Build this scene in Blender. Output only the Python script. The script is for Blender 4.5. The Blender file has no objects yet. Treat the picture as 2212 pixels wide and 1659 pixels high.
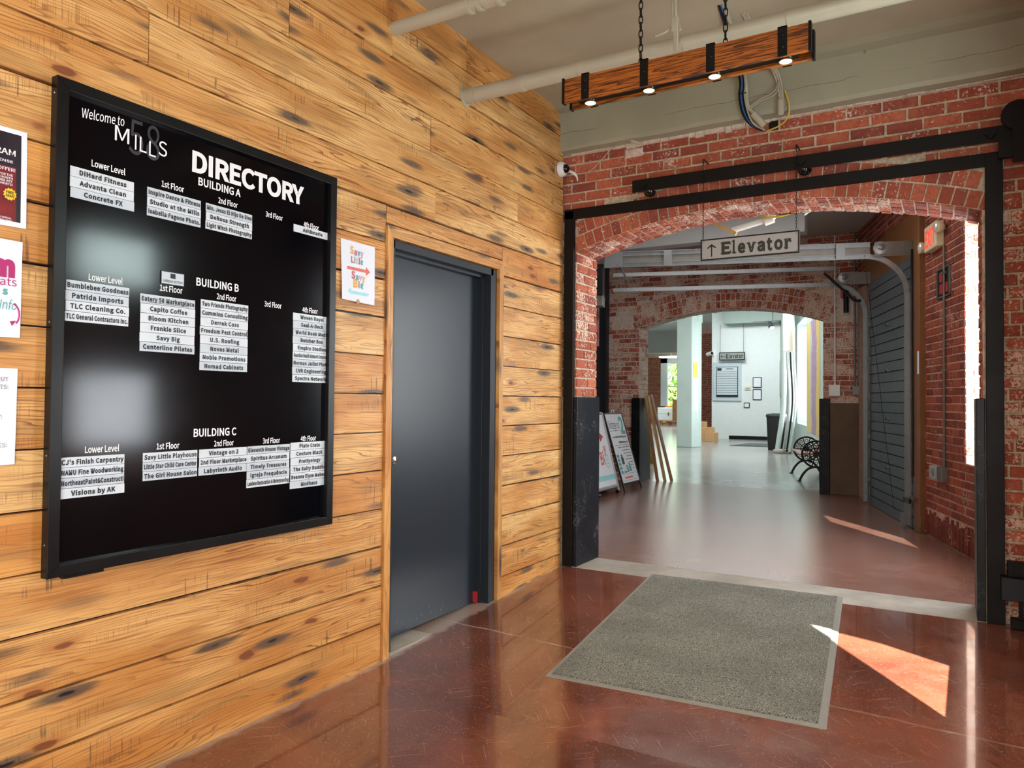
import bpy, bmesh, math, random
from mathutils import Vector, Matrix, noise as mnoise
sc = bpy.context.scene
C = sc.collection
PI = math.pi
V = Vector
R = random.Random(7)

# ------------------------------------------------------------------ camera
cam_d = bpy.data.cameras.new('camera'); cam = bpy.data.objects.new('camera', cam_d); C.objects.link(cam)
cam_d.sensor_width = 36.0; cam_d.lens = 36.0 * 1600.0 / 2212.0; cam_d.clip_start = 0.05; cam_d.clip_end = 300
_yaw, _pit, _rol = math.radians(30.4), math.radians(1.25), math.radians(0.5)
_f = V((-math.sin(_yaw) * math.cos(_pit), math.cos(_yaw) * math.cos(_pit), math.sin(_pit)))
_r = V((math.cos(_yaw), math.sin(_yaw), 0)); _u = _r.cross(_f)
_r2 = _r * math.cos(_rol) + _u * math.sin(_rol); _u2 = -_r * math.sin(_rol) + _u * math.cos(_rol)
_m = Matrix((_r2, _u2, -_f)).transposed().to_4x4(); _m.translation = (2.63, 0, 1.30)
cam.matrix_world = _m
sc.camera = cam
# ------------------------------------------------------------------ view, sky, sun, window light, added fill lights
sc.view_settings.view_transform = 'Standard'; sc.view_settings.look = 'None'
sc.view_settings.exposure = 0.12; sc.view_settings.gamma = 1.0; sc.view_settings.use_curve_mapping = False
wd = bpy.data.worlds.new('sky'); sc.world = wd; wd.use_nodes = True
bg = wd.node_tree.nodes['Background']; bg.inputs[0].default_value = (0.80, 0.93, 1.0, 1); bg.inputs[1].default_value = 2.2
sd = bpy.data.lights.new('sun', 'SUN'); sun = bpy.data.objects.new('sun', sd); C.objects.link(sun)
sd.energy = 46.0; sd.angle = 0.009; sd.color = (1.0, 0.93, 0.82)
SUN = V((-0.6, 0.8, -1.1)).normalized()
sun.rotation_euler = SUN.to_track_quat('-Z', 'Y').to_euler(); sun.location = (12, -14, 20)

def area(name, loc, direction, sx, sy, power, col):
    d = bpy.data.lights.new(name, 'AREA'); d.shape = 'RECTANGLE'; d.size = sx; d.size_y = sy; d.energy = power; d.color = col
    o = bpy.data.objects.new(name, d); C.objects.link(o); o.location = loc
    o.rotation_euler = V(direction).to_track_quat('-Z', 'Y').to_euler()
    return o
COOL = (0.93, 0.97, 1.0)
area('daylight_lobby_window_upper', (3.10, 3.46, 2.38), (-1, 0, 0), 0.60, 0.36, 16, (0.80, 1.0, 0.98))
area('daylight_lobby_window_lower', (3.10, 3.46, 1.20), (-1, 0, 0), 0.60, 0.55, 22, (0.88, 0.94, 1.0))
area('entrance_fill', (3.02, -0.6, 1.45), (-1, 0.3, 0), 3.0, 2.7, 255, (0.97, 0.98, 1.0))  # added fill, standing in for daylight from an unseen entrance
area('lobby_rear_fill', (0.9, -2.45, 1.6), (0, 1, 0), 1.6, 2.6, 26, (1.0, 0.97, 0.92))  # added fill before the solid rear wall, which has no opening
area('daylight_passage_window', (3.17, 6.85, 1.85), (-0.957, -0.29, 0), 1.2, 2.0, 100, COOL)
area('daylight_hall_window_near', (-0.13, 19.60, 2.05), (-0.968, -0.25, 0), 2.2, 2.4, 80, (0.9, 0.98, 1.0))
area('daylight_hall_window_far', (-0.79, 22.15, 2.05), (-0.968, -0.25, 0), 1.6, 2.4, 80, (0.9, 0.98, 1.0))
area('hall_white_wall_fill', (-3.2, 23.6, 4.50), (0, 0.35, -1), 2.4, 1.2, 230, (0.95, 1.0, 0.99))  # added fill over the white wall, no lamp hangs there
area('hall_rear_fill', (-9.0, 36.0, 4.3), (0, -0.3, -1), 8.0, 6.0, 900, (0.92, 1.0, 0.98))  # added fill under the rear hall ceiling, not from any window
area('hall_overhead_fill', (-4.2, 17.0, 4.50), (-0.15, 0, -1), 4.0, 8.0, 520, (0.97, 1.0, 0.99))  # added fill brightening the hall from above, no fixture
area('passage_fill', (0.3, 7.9, 3.69), (0, 0, -1), 2.4, 1.3, 38, (1.0, 0.96, 0.9))  # added fill kept out of view above the arch, no fixture

# ------------------------------------------------------------------ materials
def s2l(c): return tuple((x / 12.92 if x <= 0.04045 else ((x + 0.055) / 1.055) ** 2.4) for x in c)
def rgb(r, g, b): return s2l((r / 255, g / 255, b / 255)) + (1,)
class NT:
    def __init__(s, name):
        s.m = bpy.data.materials.new(name); s.m.use_nodes = True; s.t = s.m.node_tree
        s.b = s.t.nodes['Principled BSDF']; s.o = s.t.nodes['Material Output']
    def n(s, typ, ins=None, **kw):
        x = s.t.nodes.new(typ)
        for k, v in kw.items(): setattr(x, k, v)
        for k, v in (ins or {}).items(): s.set(x.inputs[k], v)
        return x
    def set(s, sock, v):
        if hasattr(v, 'is_output'): s.t.links.new(v, sock)
        elif hasattr(v, 'outputs'): s.t.links.new(v.outputs[0], sock)
        else: sock.default_value = v
    def math(s, op, a, b=0.0, c=None, clamp=False):
        x = s.n('ShaderNodeMath', operation=op, use_clamp=clamp); s.set(x.inputs[0], a); s.set(x.inputs[1], b)
        if c is not None: s.set(x.inputs[2], c)
        return x.outputs[0]
    def mix(s, f, a, b, mode='MIX'):
        x = s.n('ShaderNodeMix', data_type='RGBA', blend_type=mode); s.set(x.inputs[0], f); s.set(x.inputs[6], a); s.set(x.inputs[7], b)
        return x.outputs[2]
    def mapr(s, v, a, b, c=0.0, d=1.0, smooth=True):
        x = s.n('ShaderNodeMapRange', interpolation_type='SMOOTHSTEP' if smooth else 'LINEAR')
        s.set(x.inputs[0], v); x.inputs[1].default_value = a; x.inputs[2].default_value = b; x.inputs[3].default_value = c; x.inputs[4].default_value = d
        return x.outputs[0]
    def scale(s, vec, sx, sy, sz=1.0, off=(0, 0, 0)):
        x = s.n('ShaderNodeMapping'); s.set(x.inputs[0], vec); x.inputs[1].default_value = off; x.inputs[3].default_value = (sx, sy, sz)
        return x.outputs[0]
    def noise(s, vec, scale=1.0, detail=2.0, rough=0.5, out=0, dist=0.0):
        x = s.n('ShaderNodeTexNoise'); s.set(x.inputs['Vector'], vec); x.inputs['Scale'].default_value = scale
        x.inputs['Detail'].default_value = detail; x.inputs['Roughness'].default_value = rough; x.inputs['Distortion'].default_value = dist
        return x.outputs[out]
    def vor(s, vec, scale=1.0, feature='F1', rnd=1.0):
        x = s.n('ShaderNodeTexVoronoi', feature=feature); s.set(x.inputs['Vector'], vec); x.inputs['Scale'].default_value = scale; x.inputs['Randomness'].default_value = rnd
        return x
    def bump(s, h, strength=0.3, dist=0.005):
        x = s.n('ShaderNodeBump'); s.set(x.inputs['Height'], h); x.inputs['Strength'].default_value = strength; x.inputs['Distance'].default_value = dist
        s.t.links.new(x.outputs[0], s.b.inputs['Normal']); return x
    def P(s, **kw):
        for k, v in kw.items(): s.set(s.b.inputs[k.replace('_', ' ')], v)
        return s.m
    def obj(s): return s.n('ShaderNodeTexCoord').outputs['Object']
    def geo(s): return s.n('ShaderNodeNewGeometry').outputs['Position']
    def uv(s): return s.n('ShaderNodeUVMap').outputs[0]
    def col(s): return s.n('ShaderNodeVertexColor', layer_name='Col').outputs[0]

def plain(name, c, rough=0.5, metal=0.0, var=0.06, scale=6.0, bump=0.0, emis=None, spec=0.5):
    n = NT(name); p = n.geo()
    v = n.noise(p, scale, 4, 0.6)
    f = n.mapr(v, 0.3, 0.7, 1 - var, 1 + var, False)
    x = n.n('ShaderNodeVectorMath', operation='SCALE'); x.inputs[0].default_value = c[:3]; n.set(x.inputs['Scale'], f)
    n.P(Base_Color=x.outputs[0], Roughness=n.mapr(v, 0.2, 0.8, rough * 0.85, min(1, rough * 1.15), False), Metallic=metal)
    n.b.inputs['Specular IOR Level'].default_value = spec
    if bump: n.bump(n.noise(p, scale * 12, 3, 0.6), bump, 0.003)
    if emis: n.b.inputs['Emission Color'].default_value = c; n.b.inputs['Emission Strength'].default_value = emis
    return n.m

def wood_mat():
    n = NT('reclaimed_pine'); uv = n.uv(); c = n.n('ShaderNodeSeparateColor'); n.set(c.inputs[0], n.col())
    wob = n.noise(n.scale(uv, 0.85, 7.5), 1, 3, 0.5)
    ph = n.math('MULTIPLY', n.math('ADD', n.math('MULTIPLY', wob, 0.58), n.math('MULTIPLY', n.n('ShaderNodeSeparateXYZ', {0: uv}).outputs[1], 3.0)), 24.0)
    saw = n.math('FRACT', ph)
    line = n.math('MULTIPLY', n.mapr(saw, 0.62, 0.93), n.mapr(saw, 1.0, 0.95))
    fib = n.noise(n.scale(uv, 5, 240), 1, 3, 0.6)
    fib2 = n.noise(n.scale(uv, 2.5, 60), 1, 2, 0.5)
    tone = n.noise(n.scale(uv, 1.6, 7), 1, 3, 0.5)
    base = n.mix(n.mapr(tone, 0.3, 0.7), rgb(200, 142, 74), rgb(236, 192, 126))
    base = n.mix(n.mapr(c.outputs[0], 0, 1), base, n.mix(1.0, base, (0.90, 0.68, 0.45, 1), 'MULTIPLY'))
    base = n.mix(n.math('MULTIPLY', n.mapr(n.noise(n.scale(uv, 1.3, 11, off=(3, 7, 0)), 1, 2), 0.52, 0.70), 0.55), base, rgb(160, 122, 72))
    base = n.mix(n.math('MULTIPLY', line, n.mapr(n.noise(n.scale(uv, 0.9, 3), 1, 1), 0.35, 0.65, 0.35, 0.85)), base, rgb(122, 66, 30))
    base = n.mix(n.mapr(fib, 0.48, 0.74, 0, 0.55), base, rgb(158, 98, 48))
    base = n.mix(n.mapr(fib2, 0.52, 0.72, 0, 0.55), base, rgb(140, 82, 40))
    # saw marks
    sm = n.math('MULTIPLY', n.mapr(n.noise(n.scale(uv, 190, 5), 1, 1), 0.52, 0.62), n.mapr(n.noise(n.scale(uv, 3.2, 9, off=(9, 2, 0)), 1, 2), 0.55, 0.68))
    base = n.mix(n.math('MULTIPLY', sm, 0.5), base, rgb(120, 76, 40))
    sm2 = n.math('MULTIPLY', n.mapr(n.noise(n.scale(uv, 60, 2.5), 1, 1), 0.63, 0.67), n.mapr(n.noise(n.scale(uv, 2.0, 6, off=(1, 5, 0)), 1, 2), 0.60, 0.68))
    base = n.mix(n.math('MULTIPLY', sm2, 0.6), base, rgb(70, 48, 34))
    # round knots
    kv = n.n('ShaderNodeVectorMath', operation='ADD'); n.set(kv.inputs[0], n.scale(uv, 2.6, 7.0)); n.set(kv.inputs[1], n.n('ShaderNodeVectorMath', {0: n.noise(n.scale(uv, 9, 30), 1, 2, 0.5, 1), 'Scale': 0.16}, operation='SCALE').outputs[0])
    k = n.vor(kv.outputs[0], 1.0); kc = n.n('ShaderNodeSeparateColor', {0: k.outputs['Color']})
    has = n.mapr(kc.outputs[0], 0.44, 0.46)
    base = n.mix(n.math('MULTIPLY', has, n.math('MULTIPLY', n.mapr(k.outputs['Distance'], 0.26, 0.10), 0.55)), base, rgb(168, 96, 44))
    base = n.mix(n.math('MULTIPLY', has, n.math('MULTIPLY', n.mapr(k.outputs['Distance'], 0.13, 0.08), 0.85)), base, rgb(112, 58, 32))
    # grey iron stains around old nail holes
    sv = n.n('ShaderNodeVectorMath', operation='ADD'); n.set(sv.inputs[0], n.scale(uv, 2.1, 10.5, off=(4.3, 1.7, 0))); n.set(sv.inputs[1], n.n('ShaderNodeVectorMath', {0: n.noise(n.scale(uv, 14, 60), 1, 3, 0.6, 1), 'Scale': 0.12}, operation='SCALE').outputs[0])
    s = n.vor(sv.outputs[0], 1.0); sc2 = n.n('ShaderNodeSeparateColor', {0: s.outputs['Color']})
    sh = n.mapr(sc2.outputs[1], 0.40, 0.42)
    base = n.mix(n.math('MULTIPLY', sh, n.math('MULTIPLY', n.mapr(s.outputs['Distance'], 0.32, 0.14), 0.85)), base, rgb(78, 66, 58))
    base = n.mix(n.math('MULTIPLY', sh, n.mapr(s.outputs['Distance'], 0.10, 0.05)), base, rgb(26, 20, 17))
    h = n.math('SUBTRACT', n.math('MULTIPLY', fib, 0.6), n.math('ADD', n.math('MULTIPLY', line, 0.35), n.math('MULTIPLY', sm, 0.5)))
    n.bump(h, 0.35, 0.003)
    n.P(Base_Color=base, Roughness=n.mapr(fib, 0.3, 0.8, 0.40, 0.58)); n.b.inputs['Specular IOR Level'].default_value = 0.42
    return n.m

def brick_mat(name, fleck, tint=(1, 1, 1, 1), dark=1.0):
    n = NT(name); p = n.geo(); uv = n.uv(); c = n.n('ShaderNodeSeparateColor'); n.set(c.inputs[0], n.col())
    v = n.noise(p, 34, 4, 0.65); v2 = n.noise(p, 9, 3, 0.5)
    base = n.mix(c.outputs[0], rgb(148, 72, 54), rgb(190, 104, 76))
    base = n.mix(n.mapr(c.outputs[1], 0.60, 1.0, 0, 0.8), base, rgb(126, 62, 56))
    base = n.mix(n.mapr(v, 0.40, 0.72, 0, 0.45), base, rgb(112, 48, 36))
    base = n.mix(n.mapr(v2, 0.5, 0.75, 0, 0.35), base, rgb(196, 116, 84))
    fl = n.noise(p, 62, 5, 0.70); fm = n.noise(p, 3.2, 3, 0.6)
    thr = n.math('ADD', n.math('MULTIPLY', n.math('SUBTRACT', 0.5, fm), 0.55), n.math('ADD', 0.66 - fleck * 0.26, n.math('MULTIPLY', n.math('SUBTRACT', 0.5, c.outputs[2]), 0.16 * min(1, fleck + 0.3))))
    f = n.mapr(n.math('SUBTRACT', fl, thr), 0.0, 0.035)
    base = n.mix(n.math('MULTIPLY', f, 0.88), base, rgb(222, 205, 190))
    base = n.mix(1.0, base, tint, 'MULTIPLY')
    n.bump(n.math('ADD', n.math('MULTIPLY', v, 0.7), n.math('MULTIPLY', f, 0.3)), 0.5, 0.004)
    n.P(Base_Color=base, Roughness=0.78); n.b.inputs['Specular IOR Level'].default_value = 0.3
    return n.m

def mortar_mat(name, c1, c2):
    n = NT(name); p = n.geo(); v = n.noise(p, 28, 5, 0.7); w = n.noise(p, 2.5, 3, 0.6)
    base = n.mix(n.mapr(v, 0.35, 0.7), c1, c2); base = n.mix(n.mapr(w, 0.5, 0.7, 0, 0.4), base, rgb(215, 200, 185))
    n.bump(v, 0.6, 0.006); return n.P(Base_Color=base, Roughness=0.9)

def floor_mat():
    n = NT('polished_red_concrete'); p = n.geo(); xyz = n.n('ShaderNodeSeparateXYZ', {0: p})
    a = n.noise(p, 1.3, 5, 0.6, dist=0.6); b = n.noise(p, 6, 5, 0.65); g = n.noise(p, 90, 3, 0.6)
    base = n.mix(n.mapr(a, 0.32, 0.68), rgb(90, 47, 35), rgb(130, 74, 55))
    base = n.mix(n.mapr(b, 0.45, 0.75, 0, 0.5), base, rgb(116, 80, 66))
    base = n.mix(n.mapr(g, 0.60, 0.70, 0, 0.45), base, rgb(160, 122, 104))
    # scratches in two directions and pale chips
    def scr(rot, seed, amt, base):
        x = n.n('ShaderNodeMapping'); n.set(x.inputs[0], p); x.inputs[1].default_value = (seed, seed * 2, 0); x.inputs[2].default_value = (0, 0, rot)
        s = n.mapr(n.noise(n.scale(x.outputs[0], 3.2, 300), 1, 2, 0.5), 0.715, 0.745)
        return n.mix(n.math('MULTIPLY', s, amt), base, rgb(190, 165, 150)), s
    base, s1 = scr(0.9, 3.1, 0.55, base); base, s2 = scr(2.4, 8.3, 0.5, base); base, s3 = scr(0.25, 5.5, 0.45, base)
    sp = n.vor(p, 42); spk = n.math('MULTIPLY', n.mapr(sp.outputs['Distance'], 0.10, 0.05), n.mapr(n.noise(p, 2.2, 3, 0.6), 0.50, 0.62))
    base = n.mix(n.math('MULTIPLY', spk, 0.5), base, rgb(200, 180, 165))
    # control joint and worn pale edge along the timber wall
    jy = n.math('ADD', n.math('ADD', 3.80, n.math('MULTIPLY', xyz.outputs[0], -0.055)), n.math('MULTIPLY', n.math('SUBTRACT', n.noise(p, 7, 3), 0.5), 0.04))
    jd = n.math('ABSOLUTE', n.math('SUBTRACT', xyz.outputs[1], jy))
    jm = n.mapr(jd, 0.011, 0.004)
    base = n.mix(n.math('MULTIPLY', jm, n.mapr(n.noise(p, 5, 3), 0.35, 0.6, 0.2, 0.8)), base, rgb(168, 150, 136))
    wd_ = n.math('ADD', xyz.outputs[0], n.math('MULTIPLY', n.math('SUBTRACT', n.noise(p, 9, 4), 0.5), 0.10))
    base = n.mix(n.math('MULTIPLY', n.mapr(wd_, 0.05, 0.0), 0.75), base, rgb(166, 148, 136))
    rough = n.math('ADD', n.mapr(b, 0.3, 0.7, 0.10, 0.21), n.math('MULTIPLY', n.math('ADD', n.math('ADD', s1, s2), spk), 0.18))
    n.bump(n.math('ADD', n.math('MULTIPLY', b, 0.3), n.math('MULTIPLY', n.noise(p, 24, 3), 0.22)), 0.06, 0.005)
    n.P(Base_Color=base, Roughness=n.math('ADD', rough, 0.05)); n.b.inputs['Specular IOR Level'].default_value = 0.4; n.b.inputs['Coat Weight'].default_value = 0.8; n.b.inputs['Coat Roughness'].default_value = 0.055; n.b.inputs['Coat IOR'].default_value = 1.55
    return n.m

def hallfloor_mat(name, c1, c2, r0, r1):
    n = NT(name); p = n.geo(); a = n.noise(p, 1.1, 4, 0.55); b = n.noise(p, 4, 3, 0.5)
    base = n.mix(n.mapr(a, 0.35, 0.65), c1, c2); base = n.mix(n.mapr(b, 0.3, 0.8, 0, 0.14), base, rgb(150, 140, 134))
    x = n.n('ShaderNodeMapping'); n.set(x.inputs[0], p); x.inputs[2].default_value = (0, 0, 0.8)
    s = n.mapr(n.noise(n.scale(x.outputs[0], 2.5, 220), 1, 2), 0.73, 0.76); base = n.mix(n.math('MULTIPLY', s, 0.35), base, rgb(190, 180, 172))
    n.bump(n.noise(p, 2.5, 1), 0.05, 0.01)
    n.P(Base_Color=base, Roughness=n.mapr(b, 0.3, 0.7, r0, r1)); n.b.inputs['Specular IOR Level'].default_value = 0.55
    return n.m

def concrete_mat(name, c1, c2, rough=0.85, bump=0.4, sc_=7):
    n = NT(name); p = n.geo(); a = n.noise(p, sc_ * 0.3, 4, 0.6); b = n.noise(p, sc_ * 7, 4, 0.65)
    base = n.mix(n.mapr(a, 0.3, 0.7), c1, c2); base = n.mix(n.mapr(b, 0.52, 0.72, 0, 0.35), base, tuple(x * 0.6 for x in c1[:3]) + (1,))
    n.bump(n.math('ADD', a, n.math('MULTIPLY', b, 0.35)), bump, 0.006); return n.P(Base_Color=base, Roughness=rough)

def paint_mat(name, c1, rough=0.55, pits=True, crack=False):
    n = NT(name); p = n.geo(); a = n.noise(p, 1.5, 4, 0.6); b = n.noise(p, 22, 4, 0.6)
    base = n.mix(n.mapr(a, 0.35, 0.65, 0, 1), c1, tuple(x * 0.86 for x in c1[:3]) + (1,))
    h = n.math('ADD', n.math('MULTIPLY', n.noise(p, 3, 3), 1.2), n.math('MULTIPLY', b, 0.25))
    if pits:
        v = n.vor(p, 5.0); k = n.n('ShaderNodeSeparateColor', {0: v.outputs['Color']})
        pit = n.math('MULTIPLY', n.mapr(v.outputs['Distance'], 0.07, 0.03), n.mapr(k.outputs[0], 0.80, 0.82))
        base = n.mix(n.math('MULTIPLY', pit, 0.7), base, tuple(x * 0.4 for x in c1[:3]) + (1,)); h = n.math('SUBTRACT', h, pit)
    if crack:
        q = n.n('ShaderNodeSeparateXYZ', {0: p}); zc = n.math('ADD', 3.405, n.math('MULTIPLY', n.math('SUBTRACT', n.noise(n.scale(p, 9, 1), 1, 4), 0.5), 0.035))
        cm = n.math('MULTIPLY', n.mapr(n.math('ABSOLUTE', n.math('SUBTRACT', q.outputs[2], zc)), 0.0022, 0.0008), n.mapr(n.noise(p, 2.2, 2), 0.36, 0.46))
        base = n.mix(n.math('MULTIPLY', cm, 0.75), base, rgb(70, 66, 54)); h = n.math('SUBTRACT', h, cm)
    n.bump(h, 0.25, 0.008); return n.P(Base_Color=base, Roughness=rough)

def mat_pile():
    n = NT('mat_pile'); p = n.geo(); a = n.noise(p, 210, 3, 0.7); b = n.noise(p, 70, 3, 0.6); c = n.noise(p, 2.4, 2)
    base = n.mix(n.mapr(a, 0.40, 0.62), rgb(70, 70, 64), rgb(186, 184, 170)); base = n.mix(n.mapr(b, 0.5, 0.7, 0, 0.4), base, rgb(92, 92, 84))
    base = n.mix(n.mapr(c, 0.4, 0.6, 0, 0.2), base, rgb(70, 66, 60))
    n.bump(n.math('ADD', a, b), 1.0, 0.012); return n.P(Base_Color=base, Roughness=0.95)

def black_worn(name, c, amt=0.5, rough=0.42):
    n = NT(name); p = n.geo(); a = n.noise(p, 60, 5, 0.7); b = n.noise(p, 5, 3, 0.6); z = n.n('ShaderNodeSeparateXYZ', {0: p}).outputs[2]
    f = n.mapr(n.math('ADD', a, n.math('MULTIPLY', n.math('SUBTRACT', b, 0.5), 0.6)), 0.61, 0.68)
    base = n.mix(n.math('MULTIPLY', f, amt), c, rgb(150, 150, 150)); base = n.mix(n.mapr(b, 0.4, 0.7, 0, 0.3), base, rgb(34, 38, 44))
    n.bump(a, 0.25, 0.003); n.b.inputs['Specular IOR Level'].default_value = 0.25; return n.P(Base_Color=base, Roughness=rough)

def lampwood_mat():
    n = NT('dark_stained_pine'); p = n.geo(); w = n.noise(n.scale(p, 1.3, 3, 24), 1, 2, 0.5)
    s = n.math('FRACT', n.math('MULTIPLY', w, 8)); d = n.mapr(s, 0.55, 0.95)
    base = n.mix(d, rgb(178, 100, 28), rgb(92, 44, 14)); f = n.noise(n.scale(p, 7, 10, 260), 1, 2)
    base = n.mix(n.mapr(f, 0.50, 0.62, 0, 0.85), base, rgb(40, 18, 8)); return n.P(Base_Color=base, Roughness=0.35)

def door_mat():
    n = NT('charcoal_door_paint'); p = n.geo(); b = n.noise(p, 130, 3, 0.6); c = n.noise(p, 7, 4, 0.7); z = n.n('ShaderNodeSeparateXYZ', {0: p}).outputs[2]
    chip = n.math('MULTIPLY', n.mapr(n.noise(p, 55, 4, 0.6), 0.66, 0.69), n.mapr(n.math('ADD', z, n.math('MULTIPLY', c, 0.35)), 0.24, 0.08))
    base = n.mix(n.math('MULTIPLY', chip, 0.85), rgb(36, 43, 51), rgb(190, 190, 190))
    n.bump(b, 0.12, 0.002); n.P(Base_Color=base, Roughness=0.33); n.b.inputs['Specular IOR Level'].default_value = 0.30; return n.m

def mural_mat():
    n = NT('mural_paint'); p = n.geo(); y = n.n('ShaderNodeSeparateXYZ', {0: p}).outputs[1]
    yy = n.math('ADD', y, n.math('MULTIPLY', n.math('SUBTRACT', n.noise(p, 2.0, 3), 0.5), 0.5))
    base = n.mix(n.mapr(yy, 16.45, 16.6), rgb(205, 175, 90), rgb(150, 120, 150))
    base = n.mix(n.mapr(yy, 17.35, 17.45), base, rgb(170, 175, 160)); base = n.mix(n.mapr(yy, 17.6, 17.7), base, rgb(210, 180, 95))
    base = n.mix(n.mapr(n.noise(p, 7, 3), 0.48, 0.66, 0, 0.5), base, rgb(165, 165, 155)); return n.P(Base_Color=base, Roughness=0.8)

M = {}
M['wood'] = wood_mat()
M['brick'] = brick_mat('red_brick', 0.14); M['brick_pale'] = brick_mat('whitewashed_brick', 0.62, (0.95, 0.88, 0.84, 1)); M['brick_mid'] = brick_mat('worn_red_brick', 0.12, (0.72, 0.62, 0.60, 1))
M['brick_soffit'] = brick_mat('flaked_bounce_brick', 0.38, (1.0, 0.98, 0.95, 1)); M['brick_far'] = brick_mat('brown_brick', 0.0, (0.7, 0.72, 0.70, 1)); M['brick_hall'] = brick_mat('limewash_glare_brick', 0.95); M['brick_right'] = brick_mat('cream_flaked_brick', 0.50, (0.95, 0.90, 0.84, 1))  # extra soffit fleck paints bounce light; extra white in brick_hall paints sun glare
M['mortar'] = mortar_mat('lime_mortar', rgb(164, 144, 118), rgb(208, 192, 166)); M['mortar_pale'] = mortar_mat('pale_mortar', rgb(190, 170, 155), rgb(218, 204, 190))
M['mortar_pink'] = mortar_mat('pinkish_mortar', rgb(170, 130, 112), rgb(200, 168, 150))
M['floor'] = floor_mat(); M['floor2'] = hallfloor_mat('polished_passage_concrete', rgb(116, 77, 65), rgb(130, 90, 78), 0.25, 0.26); M['floor3'] = hallfloor_mat('polished_grey_concrete', rgb(132, 132, 128), rgb(150, 150, 146), 0.20, 0.21)
M['threshold'] = concrete_mat('rough_threshold_concrete', rgb(140, 132, 122), rgb(168, 160, 150), 0.7, 0.7, 9)
M['ceiling'] = paint_mat('taupe_ceiling_paint', rgb(176, 168, 146)); M['beam'] = paint_mat('olive_beam_paint', rgb(160, 158, 136), 0.5, True, True)
M['pipe'] = plain('taupe_pipe_paint', rgb(176, 170, 150), 0.38, 0, 0.04)
M['white'] = plain('white_wall_paint', rgb(226, 232, 232), 0.5, 0, 0.02); M['white_ceiling'] = plain('off_white_ceiling_paint', rgb(182, 182, 180), 0.6, 0, 0.06, 2)
M['sage'] = plain('sage_paint', rgb(178, 192, 186), 0.5, 0, 0.05, 2, 0.15); M['sage_dark'] = plain('grey_green_paint', rgb(140, 155, 148), 0.55, 0, 0.05, 2)
M['black'] = plain('black_paint', rgb(20, 20, 22), 0.4, 0, 0.15, spec=0.25); M['blackframe'] = plain('black_frame_lacquer', rgb(15, 15, 15), 0.32, 0, 0.1, spec=0.3)
M['steelblack'] = plain('blackened_steel', rgb(20, 17, 15), 0.5, 0.0, 0.2, 9, spec=0.18); M['board'] = plain('black_glossy_board', rgb(4, 5, 9), 0.13, 0, 0.1, 3, 0, spec=0.28)
M['strip'] = plain('pale_strip', rgb(214, 221, 226), 0.42, 0, 0.02); M['strip2'] = plain('greyer_strip', rgb(198, 207, 214), 0.45, 0, 0.04)
M['ink'] = plain('black_ink', rgb(24, 26, 30), 0.5); M['vinyl'] = plain('white_vinyl', rgb(240, 240, 240), 0.4, 0, 0.01); M['ghost'] = plain('dark_grey_vinyl', rgb(48, 50, 56), 0.35, 0, 0.3, 9)
M['doorpaint'] = door_mat(); M['doorframe'] = plain('charcoal_frame_paint', rgb(36, 41, 47), 0.38, 0, 0.06, spec=0.3)
M['worn'] = black_worn('scuffed_black_paint', rgb(20, 24, 30)); M['worn2'] = black_worn('black_wainscot_paint', rgb(11, 12, 14), 0.15)
M['chrome'] = plain('satin_chrome', rgb(200, 198, 190), 0.2, 1.0, 0.03); M['galv'] = plain('galvanised_steel', rgb(140, 142, 144), 0.42, 0.85, 0.1, 12)
M['galv_d'] = plain('dull_galvanised_steel', rgb(120, 116, 110), 0.5, 0.7, 0.15, 12)
M['paper'] = plain('white_paper', rgb(232, 234, 242), 0.6, 0, 0.01); M['lampwood'] = lampwood_mat()
M['led'] = plain('lit_lamp_lens', (1.0, 0.88, 0.42, 1), 0.3, 0, 0.0, 5, 0, 1.9)
M['pile'] = mat_pile(); M['rubber'] = plain('grey_rubber', rgb(128, 125, 118), 0.6, 0, 0.08, 20)
M['rolldoor'] = plain('slate_grey_door_paint', rgb(80, 90, 97), 0.42, 0, 0.05); M['jambwood'] = plain('amber_stained_wood', rgb(122, 78, 40), 0.45, 0, 0.2, 5)
M['plaster'] = concrete_mat('brown_plaster', rgb(84, 64, 50), rgb(104, 82, 64), 0.85, 0.3, 6)
M['cream'] = plain('cream_plastic', rgb(226, 214, 180), 0.4, 0, 0.02); M['red_lit'] = plain('lit_red_letters', (1.0, 0.05, 0.03, 1), 0.4, 0, 0, 5, 0, 0.9); M['red'] = plain('red_paint', rgb(176, 40, 44), 0.5)
M['lens'] = plain('clear_lens', rgb(230, 228, 220), 0.12, 0.3, 0.1, 60); M['grey'] = plain('grey_paint', rgb(150, 152, 152), 0.45); M['whitepl'] = plain('white_plastic', rgb(232, 232, 228), 0.35, 0, 0.01)
M['bulb'] = plain('black_dome_plastic', rgb(12, 12, 13), 0.06); M['signpanel'] = plain('grey_sign_face', rgb(164, 160, 155), 0.45, 0, 0.02); M['signink'] = plain('dark_green_ink', rgb(36, 44, 36), 0.5)
M['blue'] = plain('blue_cable', rgb(40, 110, 190), 0.4); M['yellow'] = plain('yellow_cable', rgb(214, 180, 60), 0.45); M['greycable'] = plain('taupe_cable', rgb(176, 168, 150), 0.45)
M['teal'] = plain('teal_ink', rgb(76, 170, 165), 0.55); M['aqua'] = plain('aqua_ink', rgb(158, 218, 224), 0.55); M['coral'] = plain('coral_ink', rgb(222, 108, 96), 0.55)
M['mustard'] = plain('mustard_ink', rgb(226, 170, 70), 0.55); M['rose'] = plain('rose_ink', rgb(196, 92, 108), 0.55); M['lilac'] = plain('lilac_ink', rgb(214, 160, 200), 0.55); M['magenta'] = plain('magenta_ink', rgb(178, 40, 110), 0.55)
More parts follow.
